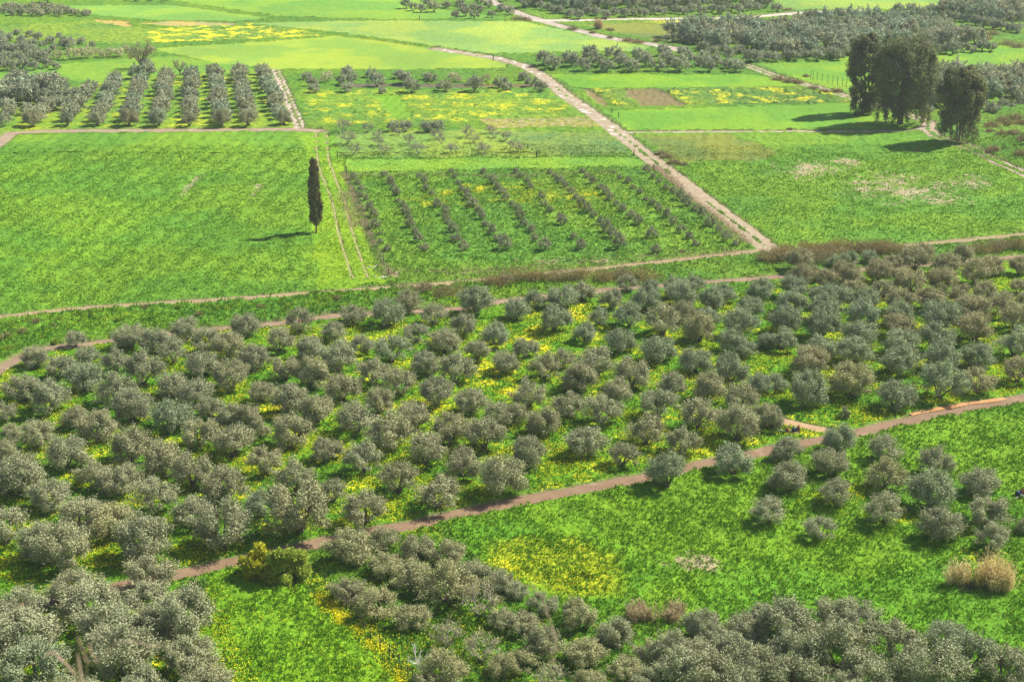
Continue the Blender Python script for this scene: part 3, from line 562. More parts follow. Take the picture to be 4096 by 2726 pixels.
TINT = {'': (1, 1, 1), 'b': (1.04, 1.0, 0.95), 't': (1.12, 1.03, 0.95), 'g': (0.88, 0.99, 0.98), 'd': (0.72, 0.84, 0.8), 'p': (1.15, 1.09, 0.95), 'w': (1.3, 1.18, 1.02), 'o': (1.08, 1.02, 0.85)}
WORD = {'': 'grey green', 'b': 'brownish grey', 't': 'tan grey', 'g': 'silvery green', 'd': 'dark green', 'p': 'pale grey', 'w': 'thin pale', 'o': 'yellowish green'}
ORD = ['first', 'second', 'third', 'fourth', 'fifth', 'sixth', 'seventh', 'eighth', 'ninth', 'tenth', 'eleventh', 'twelfth', 'thirteenth', 'fourteenth', 'fifteenth', 'sixteenth', 'seventeenth', 'eighteenth', 'nineteenth', 'twentieth'] + \
 ['twenty-' + q for q in ['first', 'second', 'third', 'fourth', 'fifth', 'sixth', 'seventh', 'eighth', 'ninth']] + ['thirtieth'] + ['thirty-' + q for q in ['first', 'second', 'third', 'fourth', 'fifth', 'sixth', 'seventh', 'eighth', 'ninth']]
def put(name, kit, t, label, cat, group, hr=(0.8, 0.95)):
    root = empty(name, (t[0], t[1], 0)); tag(root, label, cat, group)
    k = random.randrange(len(kit)); rz = random.uniform(0, 6.28)
    hz = t[2] * random.uniform(*hr) * 1.0; sx = t[2] * random.uniform(.96, 1.06)
    tx_, ty_ = random.uniform(-.06, .06), random.uniform(-.06, .06); tint = TINT[t[3]]; j = random.uniform(.9, 1.12)
    for nm, me in (('trunk', kit[k][1]), ('crown', kit[k][0])):
        o = link(nm, me, root); o.scale = (sx, sx * random.uniform(.93, 1.04), hz); o.rotation_euler = (tx_, ty_, rz)
        o.color = (tint[0] * j, tint[1] * j, tint[2] * j, 1)
    return root
def size_word(w_, med): return 'broad' if w_ > med * 1.14 else ('small' if w_ < med * 0.84 else '')
def rows(lst, dist, step):
    d = np.array([dist(t) for t in lst]); k = np.floor((d - d.min()) / step).astype(int)
    rk = {v: i for i, v in enumerate(sorted(set(k)))}; out = {}
    for t, q in zip(lst, k): out.setdefault(rk[q], []).append(t)
    for q in out: out[q].sort(key=lambda t: t[0])
    return out
def plant(lst, dist, step, ph, group, name='olive_tree', kit=None, cat='olive tree', hr=(.8, .95)):
    med = float(np.median([t[2] for t in lst]))
    for q, r_ in rows(lst, dist, step).items():
        for i, t in enumerate(r_):
            lw = (size_word(t[2], med) + ' ' + WORD[t[3]] + ' olive').strip()
            lab = '%s, %s from left in %s' % (lw, ORD[min(i, len(ORD) - 1)], ph % ORD[min(q, len(ORD) - 1)])
            put(name, kit or OLV, t, lab, cat, group, hr)
LT = VP([(2356,915),(110,1385)]); ldir = unit(LT[1] - LT[0])
perp = lambda t: abs((t[0] - LT[0][0]) * ldir[1] - (t[1] - LT[0][1]) * ldir[0])
plant(MAIN, perp, 6.0, 'the %s row behind lower track', 'olive trees of the big grove', hr=(.7, .86))
plant(MEADOW, lambda t: t[1], 6.5, 'meadow row %s from the front', 'olive trees in the right meadow', hr=(.68, .82))
plant(NEARL, lambda t: t[1], 6.0, 'lower left corner, row %s from front', 'olive trees in the near left corner', hr=(.64, .78))
plant([t for t in SCAT if t[3] != 'w'], lambda t: t[1], 5.0, 'bottom centre thicket, row %s from front', 'grey olives scattered at the bottom centre', hr=(.66, .8))
plant(NEARR, lambda t: t[1], 6.0, 'lower right corner, row %s from front', 'olive trees in the near right corner', hr=(.68, .82))
for q, r_ in enumerate(YR):
    r_.sort(key=lambda t: t[1])
    for i, t in enumerate(r_):
        put('young_olive_tree', YNG, [t[0], t[1], t[2] * 1.08, '', t[4]], 'young olive bush, %s from the near end of the %s row from left' % (ORD[i], ORD[q]), 'young olive tree', 'young olive bushes in the fenced plot', (.9, 1.15))
thin = [t for t in SCAT if t[3] == 'w']; thin.sort(key=lambda t: t[0])
for i, t in enumerate(thin):
    put('thin_tree', BARE, t, 'thin twiggy pale tree, %s from left among the bottom centre olives' % ORD[i], 'tree', 'thin pale trees at the bottom centre')
for q, r_ in rows(FRUIT, lambda t: t[1], 9.0).items():
    for i, t in enumerate(r_):
        put('fruit_tree', BARE, t, 'pale bare fruit tree, %s from left in the %s row from the front' % (ORD[i], ORD[q]), 'fruit tree', 'pale bare fruit trees in the small orchard', (.75, .9))
n_ind = len(MAIN) + len(MEADOW) + len(NEARL) + len(SCAT) - len(thin) + len(NEARR)
# the next largest olives: near ends of the striped orchard's rows
far = []
for q, r_ in enumerate(LEFTROWS):
    if q == 0: far += r_; continue
    put('olive_tree', OLV, r_[0], '%s olive at the near end of the %s orchard row from left' % (WORD[r_[0][3]], ORD[q - 1]), 'olive tree', 'olives ending the striped orchard rows')
    far += r_[1:]
far += FARROW + MIDROW + FARL + FILL
print('individual olives', n_ind + 9, 'far', len(far))
vs, fs, vals, o_ = [], [], [], 0
tvs, tfs, to = [], [], 0
cols_ = []
KF = []
for s in range(8):
    v, f, val, c = crown(700 + s, nl=38, per=46, L=0.1, W=0.04, low=0.08, tight=0.1); KF.append((v, f, val, limbs(s + 80, c, 3, 0.03, 0.18, 0)))
for t in far:
    v, f, val, tr = KF[random.randrange(8)]; a = random.uniform(0, 6.28); ca, sa = math.cos(a), math.sin(a)
    hz = t[2] * random.uniform(.8, .96)
    def tf_(v): return np.column_stack([(v[:, 0] * ca - v[:, 1] * sa) * t[2] * 1.03 + t[0], (v[:, 0] * sa + v[:, 1] * ca) * t[2] * 1.03 + t[1], v[:, 2] * hz])
    if t[3] == 'w': keep = np.random.default_rng(int(t[0] * 9) & 1023).random(len(f)) < 0.45; idx = np.repeat(keep, 4); v = v[idx]; f = np.arange(len(v)).reshape(-1, 4); val = val[keep]
    vs.append(tf_(v)); fs.append(f + o_); vals.append(val); o_ += len(v)
    cols_.append(np.repeat(np.array([TINT[t[3]]]) * random.uniform(.92, 1.15), len(f), 0))
    v2 = tf_(tr[0]); tvs.append(v2); tfs.append(tr[1] + to); to += len(v2)
M_OLF, nf, bf = mat('far_olive_leaves')
lf = N(nf, 'ShaderNodeAttribute', attribute_name='lc').outputs['Color']
leaf_out(nf, bf, mix(nf, 1.0, lf, (0.38, 0.4, 0.25), 'MULTIPLY'), 0.2)
me = fast_mesh('distant_olives', np.concatenate(vs), np.concatenate(fs), M_OLF)
vv_ = np.concatenate(vals); cc_ = np.concatenate(cols_) * (0.7 + 0.6 * vv_)[:, None]
a = me.attributes.new('lc', 'FLOAT_COLOR', 'FACE'); a.data.foreach_set('color', np.column_stack([cc_, np.ones(len(cc_))]).astype(np.float32).ravel())
dg = empty('distant_olives', (0, 330, 0)); tag(dg, 'far olive groves and orchard rows across the upper plain', 'olive grove', None, 'stuff')
oc = link('crown', me, dg); ot = link('trunk', fast_mesh('far_trunks', np.concatenate(tvs), np.concatenate(tfs), M_BARK, True), dg)
oc.location = ot.location = (0, -330, 0); oc['kind'] = ot['kind'] = 'stuff'

# ------------------------------------------------------------ single trees
def g1(tile, x, y): return at(tile[0] + x / tile[2], tile[1] + y / tile[2])
# cypress: tall ragged column on a bare stem
def cypress():
    x, y, m = g1(Y2, 541, 1195); r = np.random.default_rng(5); hh = 620 / 2.2402 * m / cT; wd = 132 / 2.2402 * m
    root = empty('cypress_tree', (x, y, 0)); tag(root, 'tall dark narrow cypress standing alone at the crop field edge', 'cypress')
    P, D, val = [], [], []
    for k in range(260):
        z = r.random() ** 0.9; a = r.random() * 6.28
        prof = np.interp(z, [0, .06, .2, .42, .6, .7, .9, 1], [.35, .7, .95, .9, .7, .72, .5, .28]) * wd / 2 * (0.68 + .42 * r.random())
        q = r.random() ** .4
        c = np.array([math.cos(a) * prof * q, math.sin(a) * prof * q, hh * (.15 + .85 * z)])
        n = 60; e = r.normal(size=(n, 3)) * np.array([.13, .13, .26]); P.append(c + e)
        D.append(unit(np.array([math.cos(a) * .35, math.sin(a) * .35, 1]) + r.normal(size=(n, 3)) * .35)); val.append(np.clip(.4 + r.normal(size=n) * .25 + r.normal() * .15, 0, 1))
    P = np.concatenate(P); D = np.concatenate(D); val = np.concatenate(val)
    v, f = cards(P, D, .34, .13, r, unit(np.column_stack([P[:, 0], P[:, 1], np.zeros(len(P))]) + r.normal(size=P.shape) * .45)); link('crown', leafmesh('crown', v, f, M_CYP, val), root)
    tv, tf = tube([(0, 0, -.1), (.02, 0, hh * .1), (.05, .03, hh * .3), (0, 0, hh * .8)], [.17, .13, .11, .04], 8)
    link('trunk', fast_mesh('trunk', tv, tf, M_BARK, True), root)
cypress()
def eucalyptus(tile, bx, by, x0, x1, ytop, ylow, seed, label, stems, lean=0.0):
    x, y, m = g1(tile, bx, by); s = tile[2]; r = np.random.default_rng(seed)
    hh = (by - ytop) / s * m / cT * 0.98; low = (by - ylow) / s * m / cT; wd = (x1 - x0) / s * m * 1.12; cx = ((x0 + x1) / 2 - bx) / s * m
    root = empty('eucalyptus_tree', (x, y, 0)); tag(root, label, 'eucalyptus', 'tall eucalyptus trees by the track')
    P, D, val, cs = [], [], [], []
    nl = int(95 * wd / 9 + 30)
    for k in range(nl):
        z = r.random() ** .8; a = r.random() * 6.28
        prof = np.interp(z, [0, .15, .4, .65, .85, 1], [.6, .8, .97, 1, .86, .5]) * wd / 2
        q = .35 + .65 * r.random() ** .5
        c = np.array([cx * (0.4 + .6 * z) + math.cos(a) * prof * q * .92, math.sin(a) * prof * q * .75, low + (hh - low) * (z * .95) + r.normal() * .3]); cs.append(c)
        R_ = wd * .1 * (.6 + .8 * r.random()); n = 260
        d = unit(r.normal(size=(n, 3))); e = d * (R_ * r.random(n) ** .4)[:, None]; e[:, 2] *= 1.15; P.append(c + e)
        D.append(unit(d * .2 + np.array([0, 0, -.35]) + r.normal(size=(n, 3)) * .8)); t_ = r.normal() * .2; val.append(np.clip(.45 + r.normal(size=n) * .25 + t_, 0, 1))
    for k in range(int(wd * 4)):      # hanging skirts low down
        a = r.random() * 6.28; q = wd * .42 * r.random() ** .4; n = 70
        c = np.array([cx * .5 + math.cos(a) * q, math.sin(a) * q * .8, low * (.35 + .9 * r.random())]); e = r.normal(size=(n, 3)) * np.array([.25, .25, .6]); P.append(c + e)
        D.append(unit(np.array([0, 0, -1.]) + r.normal(size=(n, 3)) * .4)); val.append(np.clip(.4 + r.normal(size=n) * .2, 0, 1))
    P = np.concatenate(P); D = np.concatenate(D); val = np.concatenate(val)
    v, f = cards(P, D, .45, .17, r, unit((P - np.array([cx * .5, 0, low + .4 * (hh - low)])) / np.array([wd, wd, hh]) * 3 + r.normal(size=P.shape) * .7)); link('crown', leafmesh('crown', v, f, M_EUC, val), root)
    parts = []
    for q in range(stems):
        a = q * 2.4; dx = (q - (stems - 1) / 2) * .55
        parts.append(tube([(dx, .2 * math.sin(a), -.1), (dx * 1.1, .2, hh * .2), (dx * 1.6 + cx * .4, .1, hh * .45), (dx * 2.4 + cx * .7, 0, hh * .8)], np.array([.42, .33, .24, .08]) * (1 if stems < 3 else .55), 8))
    for c in cs[::5]: parts.append(tube([(c[0] * .25, c[1] * .2, c[2] * .6), (c[0] * .6, c[1] * .6, c[2] * .85), tuple(c)], [.12, .09, .03], 4))
    tv, tf = join(parts); link('trunk', fast_mesh('trunk', tv, tf, bark_mat('pale_bark', (.2, .16, .12), (.36, .31, .25)), True), root)
    return root
eucalyptus(L4, 905, 1045, 715, 1010, 365, 960, 21, 'slender leaning eucalyptus, leftmost of the three tall trees', 4).color = (1, 1, 1, 1)
eucalyptus(L4, 1215, 1150, 960, 1490, 415, 1010, 22, 'biggest eucalyptus with a rounded brown green crown, middle of three', 2)
eucalyptus(Y4, 1712, 388, 1500, 1880, -228, 210, 23, 'eucalyptus standing apart right of the bend in the track', 3)

# bare white tree, old pruned tree, far leafless tree
def bare_tree(name, tile, bx, by, wpx, hpx, m_, label, seed, leaves=0, leafmat=None):
    x, y, m = g1(tile, bx, by); s = tile[2]; wd = wpx / s * m; hh = hpx / s * m / cT; r = np.random.default_rng(seed)
    root = empty(name, (x, y, 0)); tag(root, label, 'tree'); parts = []; tips = []
    parts.append(tube([(0, 0, -.1), (.05, 0, hh * .2), (0, .05, hh * .35)], [wd * .045, wd * .035, wd * .03]))
    for k in range(11):
        a = k * .9 + r.random() * .5; el = .35 + r.random() * .8
        d = np.array([math.cos(a) * math.cos(el), math.sin(a) * math.cos(el), math.sin(el)])
        p0 = np.array([0, 0, hh * (.2 + .15 * r.random())]); L_ = min(wd * .5 / max(.3, math.cos(el)), (hh - p0[2]) / max(.3, math.sin(el))) * (.8 + .2 * r.random())
        p1 = p0 + d * L_ * .5 + r.normal(size=3) * .05; p2 = p0 + d * L_ + np.array([0, 0, .1]); parts.append(tube([p0, p1, p2], [wd * .02, wd * .013, wd * .005], 5)); tips.append(p2)
        for q in range(9):
            b = p0 + (p2 - p0) * (.35 + .6 * r.random()); e = unit(d + r.normal(size=3) * .6) * L_ * .28
            parts.append(tube([b, b + e * .5 + r.normal(size=3) * .03, b + e], [wd * .007, wd * .005, wd * .003], 4)); tips.append(b + e)
    tv, tf = join(parts); link('trunk', fast_mesh('trunk', tv, tf, m_, True), root)
    if leaves:
        tips = np.array(tips); k = r.integers(0, len(tips), leaves); P = tips[k] + r.normal(size=(leaves, 3)) * wd * .045
        v, f = cards(P, unit(r.normal(size=(leaves, 3)) + np.array([0, 0, .6])), wd * .06, wd * .022, r)
        link('crown', leafmesh('crown', v, f, leafmat, r.random(leaves)), root)
    return root
bare_tree('bare_tree', C2, 1485, 1285, 210, 250, M_WHITE, 'leafless bleached white tree at the bottom centre', 3)
bare_tree('old_olive_tree', L1, 1655, 702, 115, 135, bark_mat('dark_bark', (.05, .04, .03), (.1, .08, .06)), 'small old tree with dark trunk behind the orchard rows', 4, 1600, M_OLIVE).children[1].color = (1.5, 1.45, 1.3, 1)
bare_tree('leafless_tree', L1, 1300, 640, 250, 210, M_BARK, 'big brown leafless tree behind the orchard rows', 8, 1100, M_SCRUB)
bare_tree('leafless_tree', L1, 610, 850, 90, 110, M_TWIG, 'small leafless tree at the left orchard edge', 9, 300, M_SCRUB)

# ------------------------------------------------------------ bushes, reeds, scrub
def bush(name, tile, bx, by, wpx, hpx, m_, label, cat, seed, n=2600, L=.3, W=.12, up=.4, group=None, col=(1, 1, 1, 1), depth=.8):
    x, y, m = g1(tile, bx, by); s = tile[2]; wd = wpx / s * m; hh = hpx / s * m / cT; r = np.random.default_rng(seed)
    nl = 26; d = unit(r.normal(size=(nl, 3))); d[:, 2] = abs(d[:, 2]); q = .35 + .65 * r.random(nl) ** .5
    c = d * q[:, None] * np.array([wd * .42, wd * .42 * depth, hh * .8]); k = r.integers(0, nl, n)
    e = unit(r.normal(size=(n, 3))) * (min(wd, hh * 1.6) * .15 * r.random(n)[:, None] ** .4); P = c[k] + e; P[:, 2] = np.abs(P[:, 2]) + .02
    v, f = cards(P, unit(e / .3 + np.array([0, 0, up]) + r.normal(size=(n, 3)) * .4), L * (.6 + .8 * r.random(n)), W * (.6 + .8 * r.random(n)), r)
    root = empty(name, (x, y, 0)); tag(root, label, cat, group)
    o = link('foliage', leafmesh('foliage', v, f, m_, np.clip(.5 + r.normal(size=n) * .25 + (k % 5 - 2) * .06, 0, 1)), root); o.color = col
    parts = [tube([(0, 0, -.05), tuple(c[i] * .5), tuple(c[i])], [.05, .035, .01], 4) for i in range(0, nl, 2)]
    tv, tf = join(parts); link('stem', fast_mesh('stem', tv, tf, M_BARK, True), root)
    return root
bush('fig_bush', C2, 40, 420, 400, 350, M_FIGY, 'green bush topped with yellow flowers, left half of the track side pair', 'bush', 31, 6500, .3, .2, .3)
bush('fig_bush', C2, 290, 450, 440, 430, M_FIG, 'taller leafy green bush touching the lower track, right half of pair', 'bush', 32, 7500, .3, .2, .3, None, (.9, .95, 1, 1))
bush('broadleaf_shrub', C1, 1810, 545, 260, 130, M_FIG, 'low dark glossy shrub beside the near meadow', 'shrub', 33, 1600, .3, .2, .3, None, (.5, .75, .9, 1))
bush('sapling', B4, 690, 165, 110, 150, M_OLIVE, 'slim olive sapling in the grass above the lower track', 'sapling', 34, 900, .25, .08, .9)
def reeds(name, tile, bx, by, wpx, hpx, label, seed, n=260, m_=M_REED, col=(1, 1, 1, 1), group=None, plume=True):
    x, y, m = g1(tile, bx, by); s = tile[2]; wd = wpx / s * m; hh = hpx / s * m / cT; r = np.random.default_rng(seed)
    sc_ = np.column_stack([(r.random(7) - .5) * wd * .8, r.normal(size=7) * wd * .14]); kk = r.integers(0, 7, n); sh_ = .55 + .45 * r.random(7); bx_ = sc_[kk, 0] + r.normal(size=n) * wd * .07; by_ = sc_[kk, 1] + r.normal(size=n) * wd * .06; hgt = hh * sh_[kk] * (.3 + .7 * r.random(n) ** .7) * np.exp(-(bx_ / wd) ** 2 * 1.2)
    ln = r.normal(size=(n, 2)) * .11 + np.column_stack([bx_, by_]) / wd * .45
    b = np.column_stack([bx_, by_, np.zeros(n)]); tp = b + np.column_stack([ln * hgt[:, None], hgt]); md = (b + tp) / 2; D = unit(tp - b)
    v1, f1 = cards(md, D, hgt, np.full(n, .05), r)
    k = r.integers(0, n, n * 9); t = .35 + .65 * r.random(n * 9); P = b[k] + (tp[k] - b[k]) * t[:, None] + r.normal(size=(n * 9, 3)) * .12
    v2, f2 = cards(P, unit(D[k] + r.normal(size=(n * 9, 3)) * .55), .42, .055, r)
    root = empty(name, (x, y, 0)); tag(root, label, 'reeds', group)
    o = link('leaves', leafmesh('leaves', v2, f2, m_, r.random(n * 9)), root); o.color = col
    o = link('canes', leafmesh('canes', v1, f1, m_, .3 * r.random(n)), root); o.color = col
reeds('reed_clump', C4, 1700, 500, 150, 320, 'narrow golden reed clump, left of the stick pile', 41, 110, group='golden reeds in the right meadow')
reeds('reed_clump', C4, 1960, 520, 360, 390, 'tallest golden reed clump, behind the stick pile', 42, 300, group='golden reeds in the right meadow')
reeds('reed_clump', C4, 2150, 565, 200, 330, 'golden reed clump at the right end of the reeds', 43, 150, group='golden reeds in the right meadow')
reeds('reed_clump', C3, 1300, 810, 520, 230, 'low brown reed clump at the meadow edge below the dry patch', 44, 420, col=(.62, .62, .7, 1))
reeds('cane_bush', L3, 775, 275, 120, 120, 'round tan cane bush beside the far track', 45, 420, col=(.8, .8, .85, 1))
def stickpile():
    x, y, m = g1(C4, 1865, 515); r = np.random.default_rng(8); parts = []
    for k in range(90):
        a = r.random() * 3.14; q = r.normal(size=2) * np.array([.9, .5]); zc = .45 * math.exp(-(q[0] / 1.3) ** 2) * r.random() + .1; L_ = .5 + .6 * r.random(); d = np.array([math.cos(a), math.sin(a), .15 * r.normal()]) * L_
        c = np.array([q[0], q[1], zc]); parts.append(tube([c - d, c, c + d], [.02, .025, .012], 4))
    v, f = join(parts); o = link('stick_pile', fast_mesh('stick_pile', v, f, bark_mat('dead_sticks', (.1, .06, .05), (.2, .13, .11)), True)); o.location = (x, y, 0)
    tag(o, 'heap of dark brown cut sticks in front of the reeds', 'stick pile')
stickpile()
# brown scrub along the ditch between farm track and grove
SC = T(A3, '60,60,260 230,70,260 420,60,260 620,50,240 830,60,250 1000,40,240 1200,60,240') + T(A4, '40,110,240 150,90,220 420,90,260 520,60,240 860,30,220 1010,40,200') + T(Y4, '40,1440,240 200,1400,240 380,1380,260 560,1360,260 740,1370,260 920,1370,260 1080,1370,220 420,1460,240 1200,1400,180 1900,1380,220 2080,1360,240 2240,1340,220') + T(A2_, '1500,160,240 1680,190,240 2150,110,240 2260,90,240')
SC.sort(key=lambda t: t[0])
for i, t in enumerate(SC):
    r = np.random.default_rng(800 + i); n = 1500; wd = t[2]
    nl = 14; c = np.column_stack([r.normal(size=nl) * wd * .26, r.normal(size=nl) * wd * .2, .5 + r.random(nl) * .8]); k = r.integers(0, nl, n)
    e = r.normal(size=(n, 3)) * np.array([.5, .5, .4]); P = c[k] + e; P[:, 2] = np.abs(P[:, 2])
    v, f = cards(P, unit(np.array([0, 0, 1.2]) + r.normal(size=(n, 3)) * .5), .45, .06, r)
    o = link('scrub_bush', leafmesh('scrub_bush', v, f, M_SCRUB, r.random(n))); o.location = (t[0], t[1], 0); o.color = (1.1, 1.05, .8, 1) if i % 3 else (1, .95, 1, 1)
    tag(o, 'dry brown scrub bush, %s from left along the ditch behind the grove' % ORD[i], 'bush', 'dry brown scrub along the ditch')
# small weeds on the grass bank, bushes at stream and far track
SB = T(A1, '245,430,60 330,450,90 1065,430,75 810,375,55 525,420,60 480,490,50 90,470,110 60,590,120 200,540,90 1790,380,80 1950,330,60 1310,310,60 1600,310,60 90,690,90 500,620,60') + T(A2_, '625,255,90 735,240,60 1280,180,90 40,320,80')
for i, t in enumerate(sorted(SB, key=lambda t: t[0])):
    r = np.random.default_rng(900 + i); n = 420; e = r.normal(size=(n, 3)) * t[2] * np.array([.24, .24, .22]); e[:, 2] = abs(e[:, 2]) + .05
    v, f = cards(e, unit(e + np.array([0, 0, .6]) + r.normal(size=(n, 3)) * .3), .3, .09, r)
    o = link('weed_bush', leafmesh('weed_bush', v, f, (M_FIG, M_SCRUB)[i % 2], r.random(n))); o.location = (t[0], t[1], .25); o.color = (.6, .8, .6, 1) if i % 2 == 0 else (1, 1, .8, 1)
    tag(o, '%s weed bush, %s from left on the grass bank' % (('dark green', 'brown')[i % 2], ORD[i]), 'bush', 'weed bushes on the grass bank')
FB = T(L3, '555,280,110 740,310,50 900,290,80 905,355,50 1070,385,110 1160,400,110 1335,390,70 50,190,120 120,190,90') + T(L4, '690,150,150 620,130,100 180,105,90 960,200,120 1100,220,150 1500,190,120 1600,215,140 1480,290,140 1620,310,160 1740,330,130 1300,250,120 2060,330,160 2200,420,160 2300,440,140 1950,310,120 2000,370,140 100,740,120 200,760,120 280,770,80 420,830,110 520,860,110 640,850,90 350,710,50 2060,1170,140 2160,1130,120 2270,1120,140 2340,1150,120') + T(Y4, '2000,260,120 1990,300,90 2100,400,120 2200,420,140 2260,520,120 2020,490,120 2280,460,120 2150,230,140 1340,470,40 195,270,40') + T(Y3, '1330,490,90 1380,520,110 1450,575,110 1530,590,80 1520,1370,50')
FB.sort(key=lambda t: (t[1], t[0]))
for q, r_ in rows(FB, lambda t: t[1], 28).items():
    for i, t in enumerate(r_):
        sd = int(abs(t[0] * 31 + t[1] * 7)); r = np.random.default_rng(sd); n = 600; e = r.normal(size=(n, 3)) * t[2] * np.array([.24, .2, .14]); e[:, 2] = abs(e[:, 2]) + .05
        v, f = cards(e, unit(np.array([0, 0, 1.]) + r.normal(size=(n, 3)) * .5), .6, .12, r)
        z0 = sum(hh * math.exp(-((t[0] - cx) / sx) ** 2 - ((t[1] - cy) / sy) ** 2) for cx, cy, sx, sy, hh in MOUNDS)
        o = link('dry_bush', leafmesh('dry_bush', v, f, M_SCRUB, r.random(n))); o.location = (t[0], t[1], z0); o.color = (1.15, 1.05, 1.05, 1) if t[1] > 330 else (1.05, 1.0, .9, 1)
        tag(o, 'dry brown bush, %s from left in the %s band from the front beyond the orchards' % (ORD[i], ORD[q]), 'bush', 'dry bushes beside the far tracks and stream')

# ------------------------------------------------------------ fences
M_POST, np_, bp_ = mat('weathered_post'); bp_.inputs['Base Color'].default_value = (.07, .06, .05, 1)
M_WIRE, np2, bp2 = mat('wire'); bp2.inputs['Base Color'].default_value = (.2, .19, .17, 1); bp2.inputs['Metallic'].default_value = .5
def fence(pts, step, h, label, rad=.05):
    P = smoothline(np.array(pts), step); root = empty('wire_fence', (P[0][0], P[0][1], 0)); tag(root, label, 'fence')
    v, f = tube([(0, 0, -.2), (0, 0, h * .5), (0, 0, h)], [rad, rad * .95, rad * .85], 6); me = fast_mesh('post', v, f, M_POST, True)
    for p in P:
        o = link('post', me, root); o.location = (p[0] - P[0][0], p[1] - P[0][1], 0); o.rotation_euler = (random.uniform(-.05, .05), random.uniform(-.05, .05), 0)
    ws = [tube([(p[0] - P[0][0], p[1] - P[0][1], z) for p in P], [.006] * len(P), 4) for z in (h * .35, h * .65, h * .93)]
    v, f = join(ws); link('wire', fast_mesh('wire', v, f, M_WIRE, True), root)
fence([g1(Y2, a, b)[:2] for a, b in ((797,655),(870,830),(950,1010),(1010,1170),(1090,1360),(1190,1570))], 4.5, 1.3, 'wire fence with dry grass along the young olive plot')
fence([g1(C2, a, b)[:2] for a, b in ((640,500),(760,650),(920,860),(1060,1010),(1230,1160),(1400,1370),(1480,1460))], 3.2, 1.5, 'sagging wire fence beside yellow flowers at the bottom')
fence([g1(L4, a, b)[:2] for a, b in ((390,735),(450,750),(550,770),(640,790),(720,805))], 4.5, 2.2, 'line of thin fence posts left of the big eucalyptus', .06)
fence([g1(Y2, a, b)[:2] for a, b in ((797,655),(1200,662),(1800,668),(2294,665),(3200,655))], 6, 1.1, 'low wire fence along the top of the young olive plot', .03)
PO = [(Y2,717,517,60,'lone dark post left of the bare fruit trees'),(Y2,797,655,62,'dark corner post of the young olive plot'),(Y3,1080,507,58,'dark post at the vegetable patch corner by the dirt road'),(Y3,1258,640,60,'dark post beside the rubble on the dirt road'),(Y3,208,520,62,'dark braced post at the lower end of the fruit trees'),(Y3,168,470,40,'short dark post above the braced post'),(Y3,130,440,44,'dark post at the right edge of the fruit trees'),(Y3,90,420,36,'small dark post behind the fruit trees'),(Y3,885,120,44,'thin post among grass right of the dirt road'),(Y3,945,158,46,'thin post in the grass strip right of the dirt road')]
for tile, a, b, hp, lab in PO:
    x, y, m = g1(tile, a, b); h = hp / tile[2] * m / cT
    v, f = join([tube([(0, 0, -.2), (0.01, 0, h * .6), (.02, 0, h)], [.11, .1, .09], 8), tube([(.02, 0, h), (.02, 0, h + .03)], [.09, .02], 8)])
    o = link('fence_post', fast_mesh('fence_post', v, f, M_POST, True)); o.location = (x + .25, y, 0); tag(o, lab, 'post', 'dark single posts at field corners')

# ------------------------------------------------------------ grass tufts and flowers on the near ground (uncountable)
def near_points(n, y0, y1):
    y = y0 + (y1 - y0) * rng.random(n); hw = y * .36 + 12; x = (rng.random(n) * 2 - 1) * hw; return x, y
x, y = near_points(520000, 100, 305)
z = zone(x, y); h, yel, dry, var, road = veg_height(x, y, z)
amp = np.array([f[4] for f in F])[z]
keep = (road < .15) & (amp > .07) & (rng.random(len(x)) < np.clip(fbm(x, y, 2.2, 5, 4) * 1.9 - .35, .05, 1) * (1 - np.clip(dry - .4, 0, .9))); x, y, z, h, yel, amp = x[keep], y[keep], z[keep], h[keep], yel[keep], amp[keep]
n = len(x); B = np.column_stack([x, y, h - .02]); B = np.repeat(B, 3, 0); m = len(B)
D = unit(np.array([0, 0, 1.]) + rng.normal(size=(m, 3)) * .45); Lh = (np.repeat(amp, 3) * .75 + .1) * (.5 + .8 * rng.random(m))
v, f = cards(B + D * (Lh * .4)[:, None] + rng.normal(size=(m, 3)) * np.array([.08, .08, 0]), D, Lh, .07 + .06 * rng.random(m), rng)
me = leafmesh('grass', v, f, M_GRASS, np.clip(.42 + rng.normal(size=m) * .22, 0, 1))
base = COLS[z] / np.array([0.1, 0.215, 0.018]); 
mc, nn_, bb_ = mat('meadow_grass'); lfv = N(nn_, 'ShaderNodeAttribute', attribute_name='lc').outputs['Color']; leaf_out(nn_, bb_, lfv, .15)
cc_ = np.repeat(COLS[z], 3, 0) * 1.12 * (0.76 + .5 * rng.random(m))[:, None] * np.clip(1 + rng.normal(size=m) * .15, .6, 1.5)[:, None] ** np.array([1., 0, 0])
a = me.attributes.new('lc', 'FLOAT_COLOR', 'FACE'); a.data.foreach_set('color', np.column_stack([cc_, np.ones(m)]).astype(np.float32).ravel()); me.materials.clear(); me.materials.append(mc)
tag(link('grass', me), 'lush green grass and weeds covering the near ground', 'grass', None, 'stuff')
x, y = near_points(1100000, 100, 285)
z = zone(x, y); h, yel, dry, var, road = veg_height(x, y, z)
pt = sstep(.44, .62, fbm(x, y, 3.2, 61, 3))
fl = np.clip(yel * (.25 + 1.3 * pt) - .06, 0, 1)
FL_ = VP([(700,1325),(745,1360),(790,1412),(850,1450),(900,1510),(940,1575)]); dfl = dline(x, y, FL_); fl = np.maximum(fl, .9 * np.exp(-(dfl / .9) ** 2) * (noise(x, y, 2.5, 6) > .3))
FE_ = VP([(455,1375),(500,1440),(530,1520),(560,1600)]); fl = np.maximum(fl, .7 * np.exp(-(dline(x, y, FE_) / 1.2) ** 2))
keep = (road < .2) & (rng.random(len(x)) < fl * .75); x, y, h = x[keep], y[keep], h[keep]; m = len(x)
P = np.column_stack([x, y, h + .08 + .14 * rng.random(m)])
